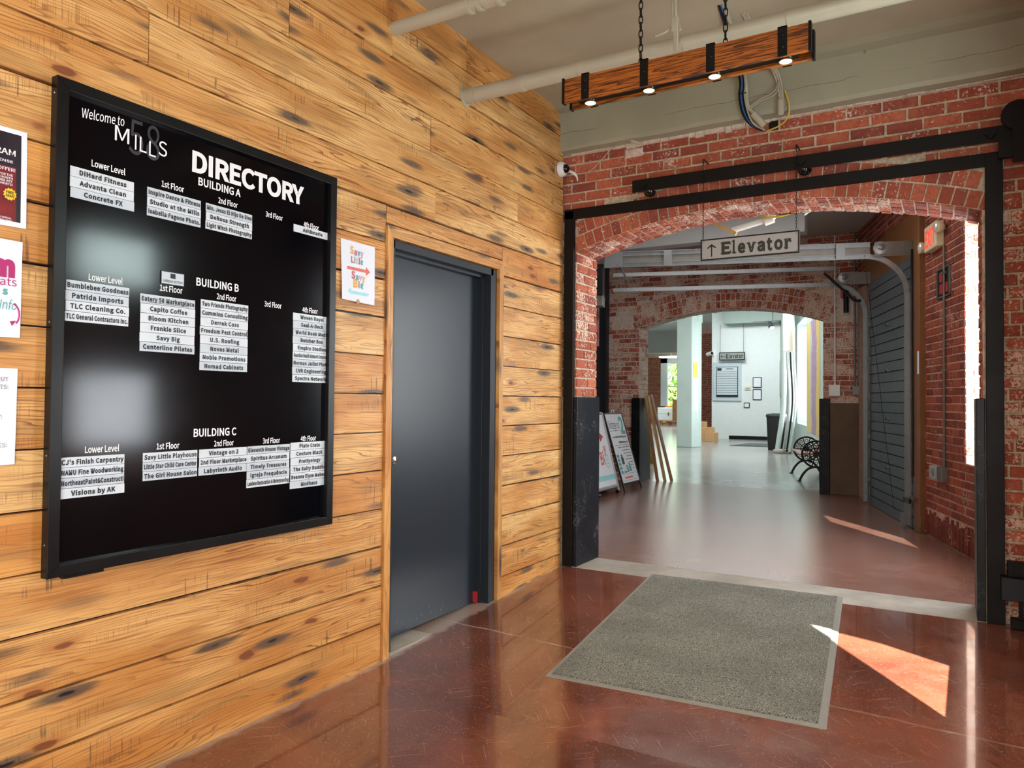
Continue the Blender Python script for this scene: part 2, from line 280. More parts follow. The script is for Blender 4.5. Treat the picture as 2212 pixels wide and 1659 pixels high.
M['posterdark'] = plain('dark_poster_print', rgb(34, 24, 34), 0.35, 0, 0.5, 14); M['posterred'] = plain('red_poster_print', rgb(120, 20, 26), 0.35, 0, 0.3, 20); M['yellowink'] = plain('yellow_ink', rgb(240, 200, 40), 0.5); M['greyink'] = plain('grey_ink', rgb(150, 150, 152), 0.5)
M['pinkposter'] = plain('pink_poster', rgb(226, 180, 196), 0.5); M['gold'] = plain('gilt_frame', rgb(206, 170, 96), 0.4, 0.2, 0.15, 8); M['navy'] = plain('navy_canvas', rgb(52, 60, 74), 0.6); M['oak'] = plain('oak_board', rgb(152, 104, 60), 0.55, 0, 0.25, 7); M['oakpale'] = plain('pale_board', rgb(190, 150, 96), 0.55, 0, 0.2, 7)
M['cardboard'] = plain('cardboard', rgb(204, 158, 112), 0.75, 0, 0.06); M['sofa'] = plain('amber_velvet', rgb(190, 124, 44), 0.8, 0, 0.12); M['bin'] = plain('black_bin_plastic', rgb(20, 21, 23), 0.45); M['iron'] = plain('dark_cast_iron', rgb(50, 38, 34), 0.5, 0.3, 0.15); M['benchpink'] = plain('faded_pink_wood', rgb(196, 158, 146), 0.6, 0, 0.12)
M['foliage'] = plain('sunlit_leaves', rgb(120, 170, 60), 0.7, 0, 0.6, 2.5, 0.8); M['bark'] = plain('bark', rgb(90, 74, 58), 0.9); M['outground'] = plain('outside_ground', rgb(150, 150, 140), 0.9); M['mural'] = mural_mat(); M['frost'] = plain('pale_blue_frame', rgb(190, 205, 212), 0.5, 0, 0.06)
M['lightpanel'] = plain('lit_panel', (1, 0.98, 0.92, 1), 0.4, 0, 0, 5, 0, 2.5)
def glass_mat():
    n = NT('clear_window_glass'); t = n.t.nodes.new('ShaderNodeBsdfTransparent'); g = n.t.nodes.new('ShaderNodeBsdfGlossy'); g.inputs['Roughness'].default_value = 0.02
    f = n.n('ShaderNodeFresnel'); x = n.t.nodes.new('ShaderNodeMixShader'); t.inputs[0].default_value = (0.96, 0.98, 0.97, 1)
    n.t.links.new(n.math('MULTIPLY', f.outputs[0], 0.7), x.inputs[0]); n.t.links.new(t.outputs[0], x.inputs[1]); n.t.links.new(g.outputs[0], x.inputs[2]); n.t.links.new(x.outputs[0], n.o.inputs[0]); return n.m
M['glass'] = glass_mat()

# ------------------------------------------------------------------ mesh helpers
class MB:
    def __init__(s): s.v = []; s.f = []; s.mi = []; s.c = []; s.uv = []
    def add(s, vs, fs, mi=0, col=(0.5, 0.5, 0.5), uvs=None):
        b = len(s.v); s.v += [tuple(x) for x in vs]; s.f += [[b + i for i in f] for f in fs]; s.mi += [mi] * len(fs)
        s.c += [col] * len(vs); s.uv += (uvs if uvs else [(x[0] + x[1], x[2]) for x in vs]); return s
    def quad(s, a, b, c, d, mi=0): return s.add([a, b, c, d], [(0, 1, 2, 3)], mi)
    def poly(s, pts, mi=0): return s.add(pts, [tuple(range(len(pts)))], mi)
    def box(s, x0, x1, y0, y1, z0, z1, mi=0):
        return s.obox((0, 0, 0), (1, 0, 0), (0, 1, 0), (0, 0, 1), x0, x1, y0, y1, z0, z1, mi)
    def obox(s, o, U, W, N, u0, u1, w0, w1, n0, n1, mi=0, ch=0.0, col=(0.5, 0.5, 0.5), uvo=None):
        o = V(o); U = V(U); W = V(W); N = V(N)
        p = lambda a, b, c: o + U * a + W * b + N * c
        vs = [p(u0, w0, n0), p(u1, w0, n0), p(u1, w1, n0), p(u0, w1, n0), p(u0 + ch, w0 + ch, n1), p(u1 - ch, w0 + ch, n1), p(u1 - ch, w1 - ch, n1), p(u0 + ch, w1 - ch, n1)]
        fs = [(3, 2, 1, 0), (4, 5, 6, 7), (0, 1, 5, 4), (1, 2, 6, 5), (2, 3, 7, 6), (3, 0, 4, 7)]
        if U.cross(W).dot(N) < 0: fs = [tuple(reversed(f)) for f in fs]
        uv = None
        if uvo: uv = [(uvo[0] + a, uvo[1] + b) for a, b in ((u0, w0), (u1, w0), (u1, w1), (u0, w1)) * 2]
        return s.add(vs, fs, mi, col, uv)
    def tube(s, pts, r, seg=8, mi=0, caps=True, closed=False):
        pts = [V(p) for p in pts]; n = len(pts); rr = r if hasattr(r, '__len__') else [r] * n; rings = []; up = None
        for i, p in enumerate(pts):
            if closed: t = pts[(i + 1) % n] - pts[i - 1]
            else: t = pts[min(i + 1, n - 1)] - pts[max(i - 1, 0)]
            t.normalize()
            if up is None: up = t.orthogonal().normalized()
            up = (up - t * up.dot(t)); up = up.normalized() if up.length > 1e-6 else t.orthogonal().normalized()
            w = t.cross(up); rings.append([p + (up * math.cos(2 * PI * k / seg) + w * math.sin(2 * PI * k / seg)) * rr[i] for k in range(seg)])
        vs = [q for g in rings for q in g]; fs = []
        for i in range(n if closed else n - 1):
            j = (i + 1) % n
            for k in range(seg): fs.append((i * seg + k, i * seg + (k + 1) % seg, j * seg + (k + 1) % seg, j * seg + k))
        if caps and not closed: fs += [tuple(reversed(range(seg))), tuple(range((n - 1) * seg, n * seg))]
        return s.add(vs, fs, mi)
    def cyl(s, a, b, r, seg=16, mi=0): return s.tube([a, b], r, seg, mi)
    def lathe(s, o, axis, prof, seg=20, mi=0):
        o = V(o); ax = V(axis).normalized(); e = ax.orthogonal().normalized(); g = ax.cross(e); vs = []; fs = []; n = len(prof)
        for (r, h) in prof: vs += [o + ax * h + (e * math.cos(2 * PI * k / seg) + g * math.sin(2 * PI * k / seg)) * max(r, 1e-4) for k in range(seg)]
        for i in range(n - 1):
            for k in range(seg): fs.append((i * seg + k, i * seg + (k + 1) % seg, (i + 1) * seg + (k + 1) % seg, (i + 1) * seg + k))
        fs += [tuple(reversed(range(seg))), tuple(range((n - 1) * seg, n * seg))]
        return s.add(vs, fs, mi)
    def prism(s, pts, ext, mi=0):
        e = V(ext); n = len(pts); a = [V(p) for p in pts]; vs = a + [p + e for p in a]
        fs = [tuple(reversed(range(n))), tuple(range(n, 2 * n))] + [(i, (i + 1) % n, n + (i + 1) % n, n + i) for i in range(n)]
        return s.add(vs, fs, mi)
    def build(s, name, mats, parent=None, smooth=False, origin=None, bevel=0.0):
        me = bpy.data.meshes.new(name)
        if origin is None:
            if parent is not None: origin = world_loc(parent)
            else:
                xs, ys, zs = zip(*s.v); origin = V(((min(xs) + max(xs)) / 2, (min(ys) + max(ys)) / 2, min(zs)))
        origin = V(origin)
        me.from_pydata([tuple(V(p) - origin) for p in s.v], [], s.f)
        for m in (mats if isinstance(mats, (list, tuple)) else [mats]): me.materials.append(M[m] if isinstance(m, str) else m)
        me.polygons.foreach_set('material_index', s.mi)
        ca = me.color_attributes.new('Col', 'FLOAT_COLOR', 'POINT'); ca.data.foreach_set('color', [x for c in s.c for x in (*c, 1.0)])
        ul = me.uv_layers.new(name='UVMap'); li = [0] * len(me.loops); me.loops.foreach_get('vertex_index', li)
        ul.data.foreach_set('uv', [x for i in li for x in s.uv[i]])
        bm = bmesh.new(); bm.from_mesh(me); bmesh.ops.recalc_face_normals(bm, faces=bm.faces); bm.to_mesh(me); bm.free()
        if smooth: me.shade_smooth(); me.set_sharp_from_angle(angle=math.radians(40))
        me.update(); o = bpy.data.objects.new(name, me); C.objects.link(o)
        if parent is not None: o.parent = parent; o.location = origin - world_loc(parent)
        else: o.location = origin
        if bevel:
            b = o.modifiers.new('b', 'BEVEL'); b.width = bevel; b.segments = 2; b.limit_method = 'ANGLE'
        return o
def world_loc(o):
    l = V((0, 0, 0))
    while o is not None: l += o.location; o = o.parent
    return l
def tag(o, label, cat, group=None):
    o['label'] = label; o['category'] = cat
    if group: o['group'] = group
    return o
def thing(name, label, cat, loc=(0, 0, 0), group=None):
    o = bpy.data.objects.new(name, None); C.objects.link(o); o.location = loc; o.empty_display_size = 0.1; return tag(o, label, cat, group)
def structure(o): o['kind'] = 'structure'; return o
def curve_pts(ctrl, n=8):
    P = [V(c) for c in ctrl]; P = [P[0] * 2 - P[1]] + P + [P[-1] * 2 - P[-2]]; out = []
    for i in range(1, len(P) - 2):
        for k in range(n):
            t = k / n; a, b, c, d = P[i - 1:i + 3]
            out.append(0.5 * ((2 * b) + (c - a) * t + (2 * a - 5 * b + 4 * c - d) * t * t + (3 * b - a - 3 * c + d) * t ** 3))
    return out + [P[-2]]

# lettering: the built-in font turned into flat mesh outlines
_cache = {}
FONT = None
try: FONT = bpy.data.fonts.load(bpy.utils.system_resource('DATAFILES', path='fonts') + '/Noto Sans CJK Regular.woff2')
except Exception: pass
def glyphs(text, bold=0.0, res=3, spacing=1.0):
    k = (text, bold, res, spacing)
    if k in _cache: return _cache[k]
    cu = bpy.data.curves.new('tmp', 'FONT'); cu.body = text; cu.size = 1.0
    if FONT: cu.font = FONT
    cu.offset = bold; cu.resolution_u = res; cu.space_character = spacing
    ob = bpy.data.objects.new('tmp', cu); C.objects.link(ob); dg = bpy.context.evaluated_depsgraph_get(); dg.update()
    me = bpy.data.meshes.new_from_object(ob.evaluated_get(dg)); vs = [tuple(v.co) for v in me.vertices]; fs = [tuple(p.vertices) for p in me.polygons]
    bpy.data.objects.remove(ob); bpy.data.curves.remove(cu); bpy.data.meshes.remove(me)
    _cache[k] = (vs, fs); return _cache[k]
CAP = None
def capheight():
    global CAP
    if CAP is None: CAP = max(v[1] for v in glyphs('H')[0])
    return CAP
def write(mb, text, o, U, W, N, cap, width=None, maxw=None, align='c', bold=0.015, mi=0, res=3, lift=0.0008, slant=0.0, spacing=1.0):
    """adds the word to mb: o is the middle (or left end) of its baseline, cap the capital height"""
    vs, fs = glyphs(text, bold * 0.6 if bold > 0 else bold, res, spacing)
    if not vs: return 0
    k = cap / capheight(); x0 = min(v[0] for v in vs); x1 = max(v[0] for v in vs); w = (x1 - x0) * k; kx = k
    if width: kx = k * width / w
    elif maxw and w > maxw: kx = k * maxw / w
    w = (x1 - x0) * kx; sh = {'c': -w / 2, 'l': 0, 'r': -w}[align]; o = V(o); U = V(U); W = V(W); N = V(N)
    mb.add([o + U * ((v[0] - x0) * kx + sh + slant * v[1] * k) + W * (v[1] * k) + N * lift for v in vs], fs, mi)
    return w

XX, YY, ZZ = V((1, 0, 0)), V((0, 1, 0)), V((0, 0, 1))
# ------------------------------------------------------------------ floor
def zf(y): return max(-0.12, min(0.0, -0.05 * (5.28 - y)))
def make_floor():
    b = MB(); ys = [-3.0, 0.0, 2.0, 2.88, 3.3, 3.9, 4.5, 5.0, 5.262]
    for a, c in zip(ys, ys[1:]): b.quad((-0.25, a, zf(a)), (3.4, a, zf(a)), (3.4, c, zf(c)), (-0.25, c, zf(c)), 0)
    b.quad((-0.25, 5.262, zf(5.262)), (3.4, 5.262, zf(5.262)), (3.4, 5.275, 0), (-0.25, 5.275, 0), 1)
    b.quad((-0.25, 5.275, 0), (3.4, 5.275, 0), (3.4, 5.685, 0), (-0.25, 5.685, 0), 1)
    b.quad((-3.2, 5.685, 0), (4.2, 5.685, 0), (4.2, 11.62, 0), (-3.2, 11.62, 0), 2)
    b.quad((-18.0, 11.62, 0), (4.2, 11.62, 0), (4.2, 46.0, 0), (-18.0, 46.0, 0), 3)
    b.box(-18.0, 4.2, -3.0, 46.0, -0.42, -0.30, 1)
    return structure(b.build('floor', ['floor', 'threshold', 'floor2', 'floor3'], origin=(0, 0, 0)))
make_floor()

# ------------------------------------------------------------------ timber wall
ROWS = [-0.13] + [0.090 + 0.2062 * k for k in range(18)]
JOINT = {12: [1.71, 4.54], 13: [0.35, 3.507], 14: [2.41, 5.12], 15: [3.145], 16: [0.9, 3.88], 11: [3.56], 5: [0.2], 8: [0.75], 2: [-0.6], 9: [-0.2], 3: [0.4], 7: [-0.9]}
def timber_wall():
    b = MB(); y0, y1 = -2.6, 5.262; dy0, dy1, dz = 3.16, 4.29, 2.185
    b.box(-0.30, -0.022, y0, dy0, -0.3, 3.62, 0); b.box(-0.30, -0.022, dy1, y1, -0.3, 3.62, 0); b.box(-0.30, -0.022, dy0, dy1, dz, 3.62, 0)
    for i in range(18):
        z0, z1 = ROWS[i], ROWS[i + 1] if i < 17 else 3.60
        row = i - 1
        cuts = [y0] + sorted(JOINT.get(row, [])) + [y1]
        if z0 < 2.235:
            segs = []
            for a, c in zip(cuts, cuts[1:]):
                if a < 3.115 and c > 4.335: segs += [(a, 3.112), (4.338, c)]
                else: segs.append((a, c))
        else: segs = list(zip(cuts, cuts[1:]))
        for (a, c) in segs:
            top = z1
            if z0 < 2.235 < z1 - 0.01 and a >= 3.11 and c <= 4.34: continue
            d = R.uniform(-0.003, 0.003); cc = (min(1, max(0, R.gauss(0.42, 0.34))), R.random(), R.random())
            gap = R.choice([0.0025, 0.004, 0.0075])
            b.obox((0, 0, 0), YY, ZZ, XX, a + 0.0012, c - 0.0012, z0 + gap, top - 0.0015, -0.022, d, 1, 0.0012, cc, (R.uniform(0, 40), R.uniform(0, 40)))
    # the plank above the casing, cut around it
    b.obox((0, 0, 0), YY, ZZ, XX, 3.114, 4.336, 2.262, 2.353, -0.022, 0.001, 1, 0.001, (0.6, 0.5, 0.5), (3, 9))
    return structure(b.build('wall_left', ['black', 'wood'], origin=(0, 0, 0)))
timber_wall()
def casing():
    b = MB(); x1 = 0.014; k = lambda: (R.uniform(0.2, 0.7), 0.5, 0.5)
    def piece(pts, a, c, uo):   # mitred board
        vs = [V((-0.02, p[0], p[1])) for p in pts] + [V((x1, p[0], p[1])) for p in pts]
        uv = [((p[1] if a else p[0]) + uo, (p[0] if a else p[1]) + uo) for p in pts] * 2
        b.add(vs, [(3, 2, 1, 0), (4, 5, 6, 7), (0, 1, 5, 4), (1, 2, 6, 5), (2, 3, 7, 6), (3, 0, 4, 7)], 0, c, uv)
    piece([(3.113, zf(3.1) - 0.01), (3.163, zf(3.1) - 0.01), (3.163, 2.187), (3.113, 2.250)], True, k(), 11)
    piece([(4.287, zf(4.3) - 0.01), (4.337, zf(4.3) - 0.01), (4.337, 2.250), (4.287, 2.187)], True, k(), 17)
    piece([(3.163, 2.187), (4.287, 2.187), (4.337, 2.250), (3.113, 2.250)], False, k(), 23)
    b.obox((0, 0, 0), ZZ, XX, YY, zf(4.3), 2.187, -0.16, -0.02, 4.28, 4.289, 0, 0, k(), (31, 5))
    return structure(b.build('trim_1', ['wood'], origin=(0, 0, 0)))
casing()
def lobby_door():
    t = bpy.data.objects.new('door_1', None); C.objects.link(t); t.location = (-0.1, 3.72, -0.08); structure(t)
    f = MB()
    y0, y1, zt = 3.166, 4.232, 2.182; w = 0.032
    for (a, c) in ((y0, y0 + w), (y1 - w, y1)):
        f.box(-0.135, -0.004, a, c, zf(3.7) - 0.04, zt); s = 0.012
        f.box(-0.135, -0.06, a - s if a > 3.5 else a, c if a > 3.5 else c + s, zf(3.7) - 0.04, zt)
    f.box(-0.135, -0.004, y0, y1, zt - 0.045, zt); f.box(-0.135, -0.06, y0, y1, zt - 0.062, zt)
    f.box(-0.13, -0.008, 4.232, 4.279, zf(4.2) - 0.03, zt)
    f.build('door_frame', 'doorframe', t, bevel=0.002)
    l = MB(); l.box(-0.150, -0.105, y0 + w + 0.004, y1 - w - 0.004, zf(3.7) + 0.025, zt - 0.05); l.build('door_leaf', 'doorpaint', t)
    k = MB(); k.lathe((-0.105, 3.262, 0.955), XX, [(0.030, 0), (0.030, 0.006), (0.013, 0.010), (0.013, 0.034), (0.024, 0.040), (0.027, 0.052), (0.022, 0.062), (0.004, 0.066)], 20)
    k.build('door_knob', 'chrome', t, True)
    h = MB(); h.box(-0.104, -0.078, 4.165, 4.185, -0.05, 0.02); h.build('door_holder', 'red', t)
    s = MB(); s.box(-0.32, 0.004, 3.163, 4.287, -0.14, zf(3.45) + 0.006); s.build('door_sill', 'threshold', t)
    r = MB(); r.box(-0.31, -0.30, 3.1, 4.35, -0.2, 2.3); r.build('door_back_panel', 'black', t)
lobby_door()

# ------------------------------------------------------------------ brickwork
def bcol(): return (R.random(), R.random(), R.random())
def courses(b, o, U, W, N, u0, u1, z0, z1, inside, course=0.0762, length=0.212, joint=0.0125, proud=0.007, mi=1, header=0, hl=0.105, jit=0.0015, off=0.0):
    """running bond bricks on the plane (o,U,W), standing proud of it along N; inside(u,w) keeps a brick"""
    nrow = int(round((z1 - z0) / course))
    for r in range(nrow):
        w0 = z0 + r * course; w1 = w0 + course - joint
        hd = header and (r % header == header - 1); L = hl if hd else length; u = u0 - R.uniform(0.3, 0.5) * L * (1 + (r % 2)) - off
        while u < u1:
            a, c = max(u, u0), min(u + L - joint, u1); u += L
            if c - a < 0.02: continue
            n = max(1, int((c - a) / 0.05)); ok = [inside(a + (c - a) * (i + 0.5) / n, (w0 + w1) / 2) and inside(a + (c - a) * (i + 0.5) / n, w0 + 0.01) for i in range(n)]
            if not any(ok): continue
            i0 = ok.index(True); i1 = n - 1 - ok[::-1].index(True); aa = a + (c - a) * i0 / n; cc = a + (c - a) * (i1 + 1) / n
            if cc - aa < 0.025: continue
            j = lambda: R.uniform(-jit, jit)
            b.obox(o, U, W, N, aa + j(), cc + j(), w0 + j(), w1 + j(), 0, proud + R.uniform(-0.003, 0.002), mi, 0.003, bcol(), (R.uniform(0, 30), R.uniform(0, 30)))
class Arch:
    def __init__(s, x0, x1, spring, crown):
        h = (x1 - x0) / 2; r = crown - spring; s.R = (h * h + r * r) / (2 * r); s.cx = (x0 + x1) / 2; s.cz = crown - s.R; s.half = math.asin(h / s.R); s.x0, s.x1, s.sp, s.cr = x0, x1, spring, crown
    def pt(s, a, r=None): r = r or s.R; return (s.cx + r * math.sin(a), s.cz + r * math.cos(a))
    def top(s, x): return s.cz + math.sqrt(max(0, s.R ** 2 - (x - s.cx) ** 2))
def arch_slab(b, A, xl, xr, y0, y1, H, N=28, mi=0, smi=0):
    b.box(xl, A.x0, y0, y1, 0, H, mi); b.box(A.x1, xr, y0, y1, 0, H, mi)
    for i in range(N):
        a0 = -A.half + 2 * A.half * i / N; a1 = -A.half + 2 * A.half * (i + 1) / N; p, q = A.pt(a0), A.pt(a1)
        vs = [(p[0], y0, p[1]), (q[0], y0, q[1]), (q[0], y0, H), (p[0], y0, H), (p[0], y1, p[1]), (q[0], y1, q[1]), (q[0], y1, H), (p[0], y1, H)]
        b.add(vs, [(0, 1, 2, 3), (7, 6, 5, 4), (3, 2, 6, 7)], mi); b.add(vs, [(0, 4, 5, 1)], smi)
def arch_rings(b, A, y, rings, mi=1, face=-1, hgt=0.104, wid=0.074, proud=0.008, ext=0.0, xmin=-9, xmax=9):
    for k in range(rings):
        r0 = A.R + 0.004 + k * (hgt + 0.012); r1 = r0 + hgt; ha = A.half + ext; n = int(2 * ha * r0 / wid); off = 0.5 * (k % 2)
        for i in range(n):
            a0 = -ha + 2 * ha * (i + off) / n + 0.005 / r0; a1 = -ha + 2 * ha * (i + 1 + off) / n - 0.005 / r0
            if a1 > ha + 0.01: continue
            pts = [A.pt(a0, r0), A.pt(a1, r0), A.pt(a1, r1), A.pt(a0, r1)]
            if min(p[0] for p in pts) < xmin or max(p[0] for p in pts) > xmax: continue
            e = proud + R.uniform(-0.003, 0.003); j = [R.uniform(-0.002, 0.002) for _ in range(4)]
            vs = [(p[0], y, p[1]) for p in pts] + [(p[0] * 0.97 + 0.03 * sum(q[0] for q in pts) / 4 + j[0], y + face * e, p[1] * 0.97 + 0.03 * sum(q[1] for q in pts) / 4 + j[1]) for p in pts]
            b.add(vs, [(3, 2, 1, 0), (4, 5, 6, 7), (0, 1, 5, 4), (1, 2, 6, 5), (2, 3, 7, 6), (3, 0, 4, 7)], mi, bcol())
def soffit(b, A, y0, y1, mi, nrow=4, wid=0.074, down=0.007):
    n = int(2 * A.half * A.R / wid); dy = (y1 - y0) / nrow
    for i in range(n):
        sh = (i % 2) * dy * 0.5
        cuts = [y0] + [y0 + sh + dy * k for k in range(nrow + 1) if y0 + 0.02 < y0 + sh + dy * k < y1 - 0.02] + [y1]
        a0 = -A.half + 2 * A.half * i / n + 0.0075 / A.R; a1 = -A.half + 2 * A.half * (i + 1) / n - 0.0075 / A.R
        for c0, c1 in zip(cuts, cuts[1:]):
            rr = A.R - down + R.uniform(-0.004, 0.002); p, q, p2, q2 = A.pt(a0), A.pt(a1), A.pt(a0, rr), A.pt(a1, rr); g = 0.0075
            vs = [(p[0], c0 + g, p[1]), (q[0], c0 + g, q[1]), (q[0], c1 - g, q[1]), (p[0], c1 - g, p[1]), (p2[0], c0 + g, p2[1]), (q2[0], c0 + g, q2[1]), (q2[0], c1 - g, q2[1]), (p2[0], c1 - g, p2[1])]
            b.add(vs, [(0, 1, 2, 3), (7, 6, 5, 4), (0, 4, 5, 1), (1, 5, 6, 2), (2, 6, 7, 3), (3, 7, 4, 0)], mi, bcol())

A1 = Arch(0.10, 2.82, 2.48, 2.70)
def wall_arch_front():
    b = MB(); arch_slab(b, A1, -0.3, 3.5, 5.307, 5.69, 3.75, smi=3)
    outer = A1.R + 2 * 0.116 + 0.004
    def ins(x, z):
        if (x - A1.cx) ** 2 + (z - A1.cz) ** 2 < (outer + 0.012) ** 2 and -1.46 < x - A1.cx < 1.45: return False
        return True
    courses(b, (0, 5.307, 0), XX, ZZ, -YY, -0.02, 3.10, 2.50, 3.262, ins, off=0.03)
    courses(b, (0, 5.307, 0), XX, ZZ, -YY, 2.90, 3.12, 0.03, 2.52, lambda x, z: True, proud=0.010, mi=4)
    courses(b, (0, 5.307, 0), XX, ZZ, -YY, -0.02, 0.10, 1.33, 2.52, lambda x, z: True)
    arch_rings(b, A1, 5.307, 2, ext=0.012, xmin=0.02, xmax=2.90)
    # reveals and soffit
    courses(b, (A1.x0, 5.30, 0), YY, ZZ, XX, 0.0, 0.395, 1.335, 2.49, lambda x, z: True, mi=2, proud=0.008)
    courses(b, (A1.x1, 5.30, 0), YY, ZZ, -XX, 0.0, 0.395, 1.335, 2.49, lambda x, z: True, mi=1, proud=0.008)
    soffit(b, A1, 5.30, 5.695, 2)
    # white mortar bed left along the top of the brickwork
    pts = []
    x = 0.05
    while x < 3.0:
        x2 = x + R.uniform(0.05, 0.16); h = (0.010 + 0.028 * max(0, math.sin(x * 2.2 - 0.6))) * R.uniform(0.5, 1.3)
        b.obox((0, 5.307, 0), XX, ZZ, -YY, x, x2, 3.262 - h, 3.275, 0, 0.016 + R.uniform(0, 0.008), 3, 0.004); x = x2 - 0.004
    b.obox((0, 5.307, 0), XX, ZZ, -YY, 0.50, 0.66, 3.155, 3.235, 0, 0.018, 3, 0.02)
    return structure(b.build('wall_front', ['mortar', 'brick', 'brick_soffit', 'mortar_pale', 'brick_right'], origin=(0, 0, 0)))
wall_arch_front()
def jamb_blocks():
    b = MB(); b.box(0.092, 0.128, 5.282, 5.715, 0, 1.33); b.build('trim_2', 'worn', origin=(0, 0, 0), bevel=0.004)['kind'] = 'structure'
    b = MB(); b.box(2.785, 2.83, 5.285, 5.71, 0, 1.335); structure(b.build('trim_3', 'worn2', origin=(0, 0, 0), bevel=0.004))
jamb_blocks()

# steel door surround and sliding track on the brick face
def steel_surround():
    t = bpy.data.objects.new('trim_4', None); C.objects.link(t); t.location = (1.46, 5.27, 0); structure(t)
    b = MB(); b.box(0.012, 0.094, 5.262, 5.299, 0, 2.80); b.build('surround_post', 'steelblack', t, bevel=0.003)
    b = MB(); b.box(2.835, 2.925, 5.258, 5.297, 0, 2.80); b.build('surround_post', 'steelblack', t, bevel=0.003)
    b = MB(); b.box(0.012, 2.925, 5.262, 5.297, 2.738, 2.815); b.lathe((1.05, 5.262, 2.783), -YY, [(0.014, 0), (0.014, 0.004), (0.006, 0.006)], 10); b.build('surround_header', 'steelblack', t, bevel=0.003)
steel_surround()
def barn_track():
    t = thing('sliding_door_track', 'long flat black steel sliding door track bolted across the brick above the arch', 'track', (1.9, 5.2, 2.85))
    b = MB(); b.box(0.612, 3.05, 5.185, 5.197, 2.855, 2.945); b.build('rail', 'steelblack', t, bevel=0.002)
    for x in (0.70, 1.80, 2.86):
        b = MB(); b.cyl((x, 5.197, 2.90), (x, 5.30, 2.90), 0.016, 14); b.build('spacer', 'steelblack', t, True)
        b = MB(); e1 = V((0.7071, 0, 0.7071)); e2 = V((-0.7071, 0, 0.7071)); b.obox((x, 5.185, 2.90), e1, e2, -YY, -0.024, 0.024, -0.024, 0.024, 0, 0.014, 0, 0.003); b.build('bolt_head', 'steelblack', t)
    for x in (0.74, 1.82):
        b = MB(); b.lathe((x, 5.215, 2.853), -ZZ, [(0.045, 0), (0.044, 0.010), (0.036, 0.024), (0.020, 0.034), (0.004, 0.037)], 20); b.build('end_stop', 'bulb', t, True)
    h = thing('sliding_door_hanger', 'large black wheel hanger at the right end of the steel track', 'hanger', (2.98, 5.16, 2.84))
    b = MB(); b.lathe((2.995, 5.182, 2.985), -YY, [(0.075, 0), (0.085, 0.006), (0.078, 0.014), (0.078, 0.026), (0.085, 0.034), (0.03, 0.036), (0.03, 0.05)], 28); b.build('wheel', 'steelblack', h, True)
    b = MB(); b.box(2.965, 3.03, 5.128, 5.142, 2.70, 3.02); b.box(2.90, 3.03, 5.142, 5.182, 2.74, 2.85); b.build('strap', 'steelblack', h, bevel=0.002)
    g = thing('floor_guide', 'black steel door guide at the foot of the right brick pier', 'guide', (2.98, 5.24, 0))
    b = MB(); b.box(2.90, 3.05, 5.15, 5.25, 0.17, 0.30); b.build('guide_box', 'black', g, bevel=0.003)
    b = MB(); b.box(2.935, 3.05, 5.20, 5.297, 0.30, 0.38); b.box(2.95, 3.04, 5.20, 5.29, 0.0, 0.05); b.box(2.99, 3.01, 5.22, 5.26, 0.05, 0.30); b.build('guide_bracket', 'steelblack', g, bevel=0.003)
barn_track()

# ------------------------------------------------------------------ lobby ceiling, beam, right and rear walls
def lobby_shell():
    b = MB(); b.box(-0.3, 3.4, -3.0, 5.69, 3.595, 3.85); structure(b.build('ceiling', 'ceiling', origin=(0, 0, 0)))
    b = MB()
    prof = [(5.05, 3.60), (5.12, 3.575), (5.20, 3.565), (5.205, 3.42), (5.210, 3.30), (5.225, 3.275), (5.30, 3.262), (5.34, 3.262), (5.34, 3.60)]
    n = len(prof); X = [-0.02 + 3.2 * i / 40 for i in range(41)]; vs = []; fs = []
    for x in X:
        for j, (y, z) in enumerate(prof):
            w = 0.004 * mnoise.noise(V((x * 3, y * 5, z * 5))) if 1 < j < 7 else 0; vs.append((x, y - w, z + w))
    for i in range(40):
        for j in range(n): fs.append((i * n + j, i * n + (j + 1) % n, (i + 1) * n + (j + 1) % n, (i + 1) * n + j))
    fs += [tuple(range(n)), tuple(range(40 * n, 41 * n))]
    b.add(vs, fs); structure(b.build('beam', 'beam', origin=(0, 0, 0)))
    # right wall with its window
    b = MB(); x0, x1 = 3.06, 3.18; wy0, wy1, wz0, wz1 = 3.055, 3.98, 0.735, 2.62
    b.box(x0, x1, 1.05, wy0, -0.2, 3.62); b.box(x0, x1, wy1, 5.30, -0.2, 3.62); b.box(x0, x1, wy0, wy1, -0.2, wz0); b.box(x0, x1, wy0, wy1, wz1, 3.62)
    b.box(x0, x1, -3.0, -2.25, -0.2, 3.62); b.box(x0, x1, -2.25, 1.05, 2.9, 3.62)
    structure(b.build('wall_right', 'mortar_pink', origin=(0, 0, 0)))
    b = MB(); b.box(3.10, 3.17, -2.25, 1.05, -0.15, 2.9); structure(b.build('door_2', 'frost', origin=(0, 0, 0)))
    b = MB(); b.box(-0.3, 3.4, -2.85, -2.6, -0.3, 3.62); structure(b.build('wall_rear', 'ceiling', origin=(0, 0, 0)))
    # added unseen sun blocker, shaped to cut the slanting edge of the sun patch
    b = MB(); b.prism([(3.50, 3.288, 0), (3.50, 3.288, 1.54), (3.50, 3.022, 2.16), (3.50, 2.63, 2.86), (3.50, 2.3, 3.3), (3.50, 2.3, 4.6), (3.50, 5.2, 4.6), (3.50, 5.2, 0)], (0.1, 0, 0)); structure(b.build('wall_sun_blocker', 'mortar_pink', origin=(0, 0, 0)))
lobby_shell()

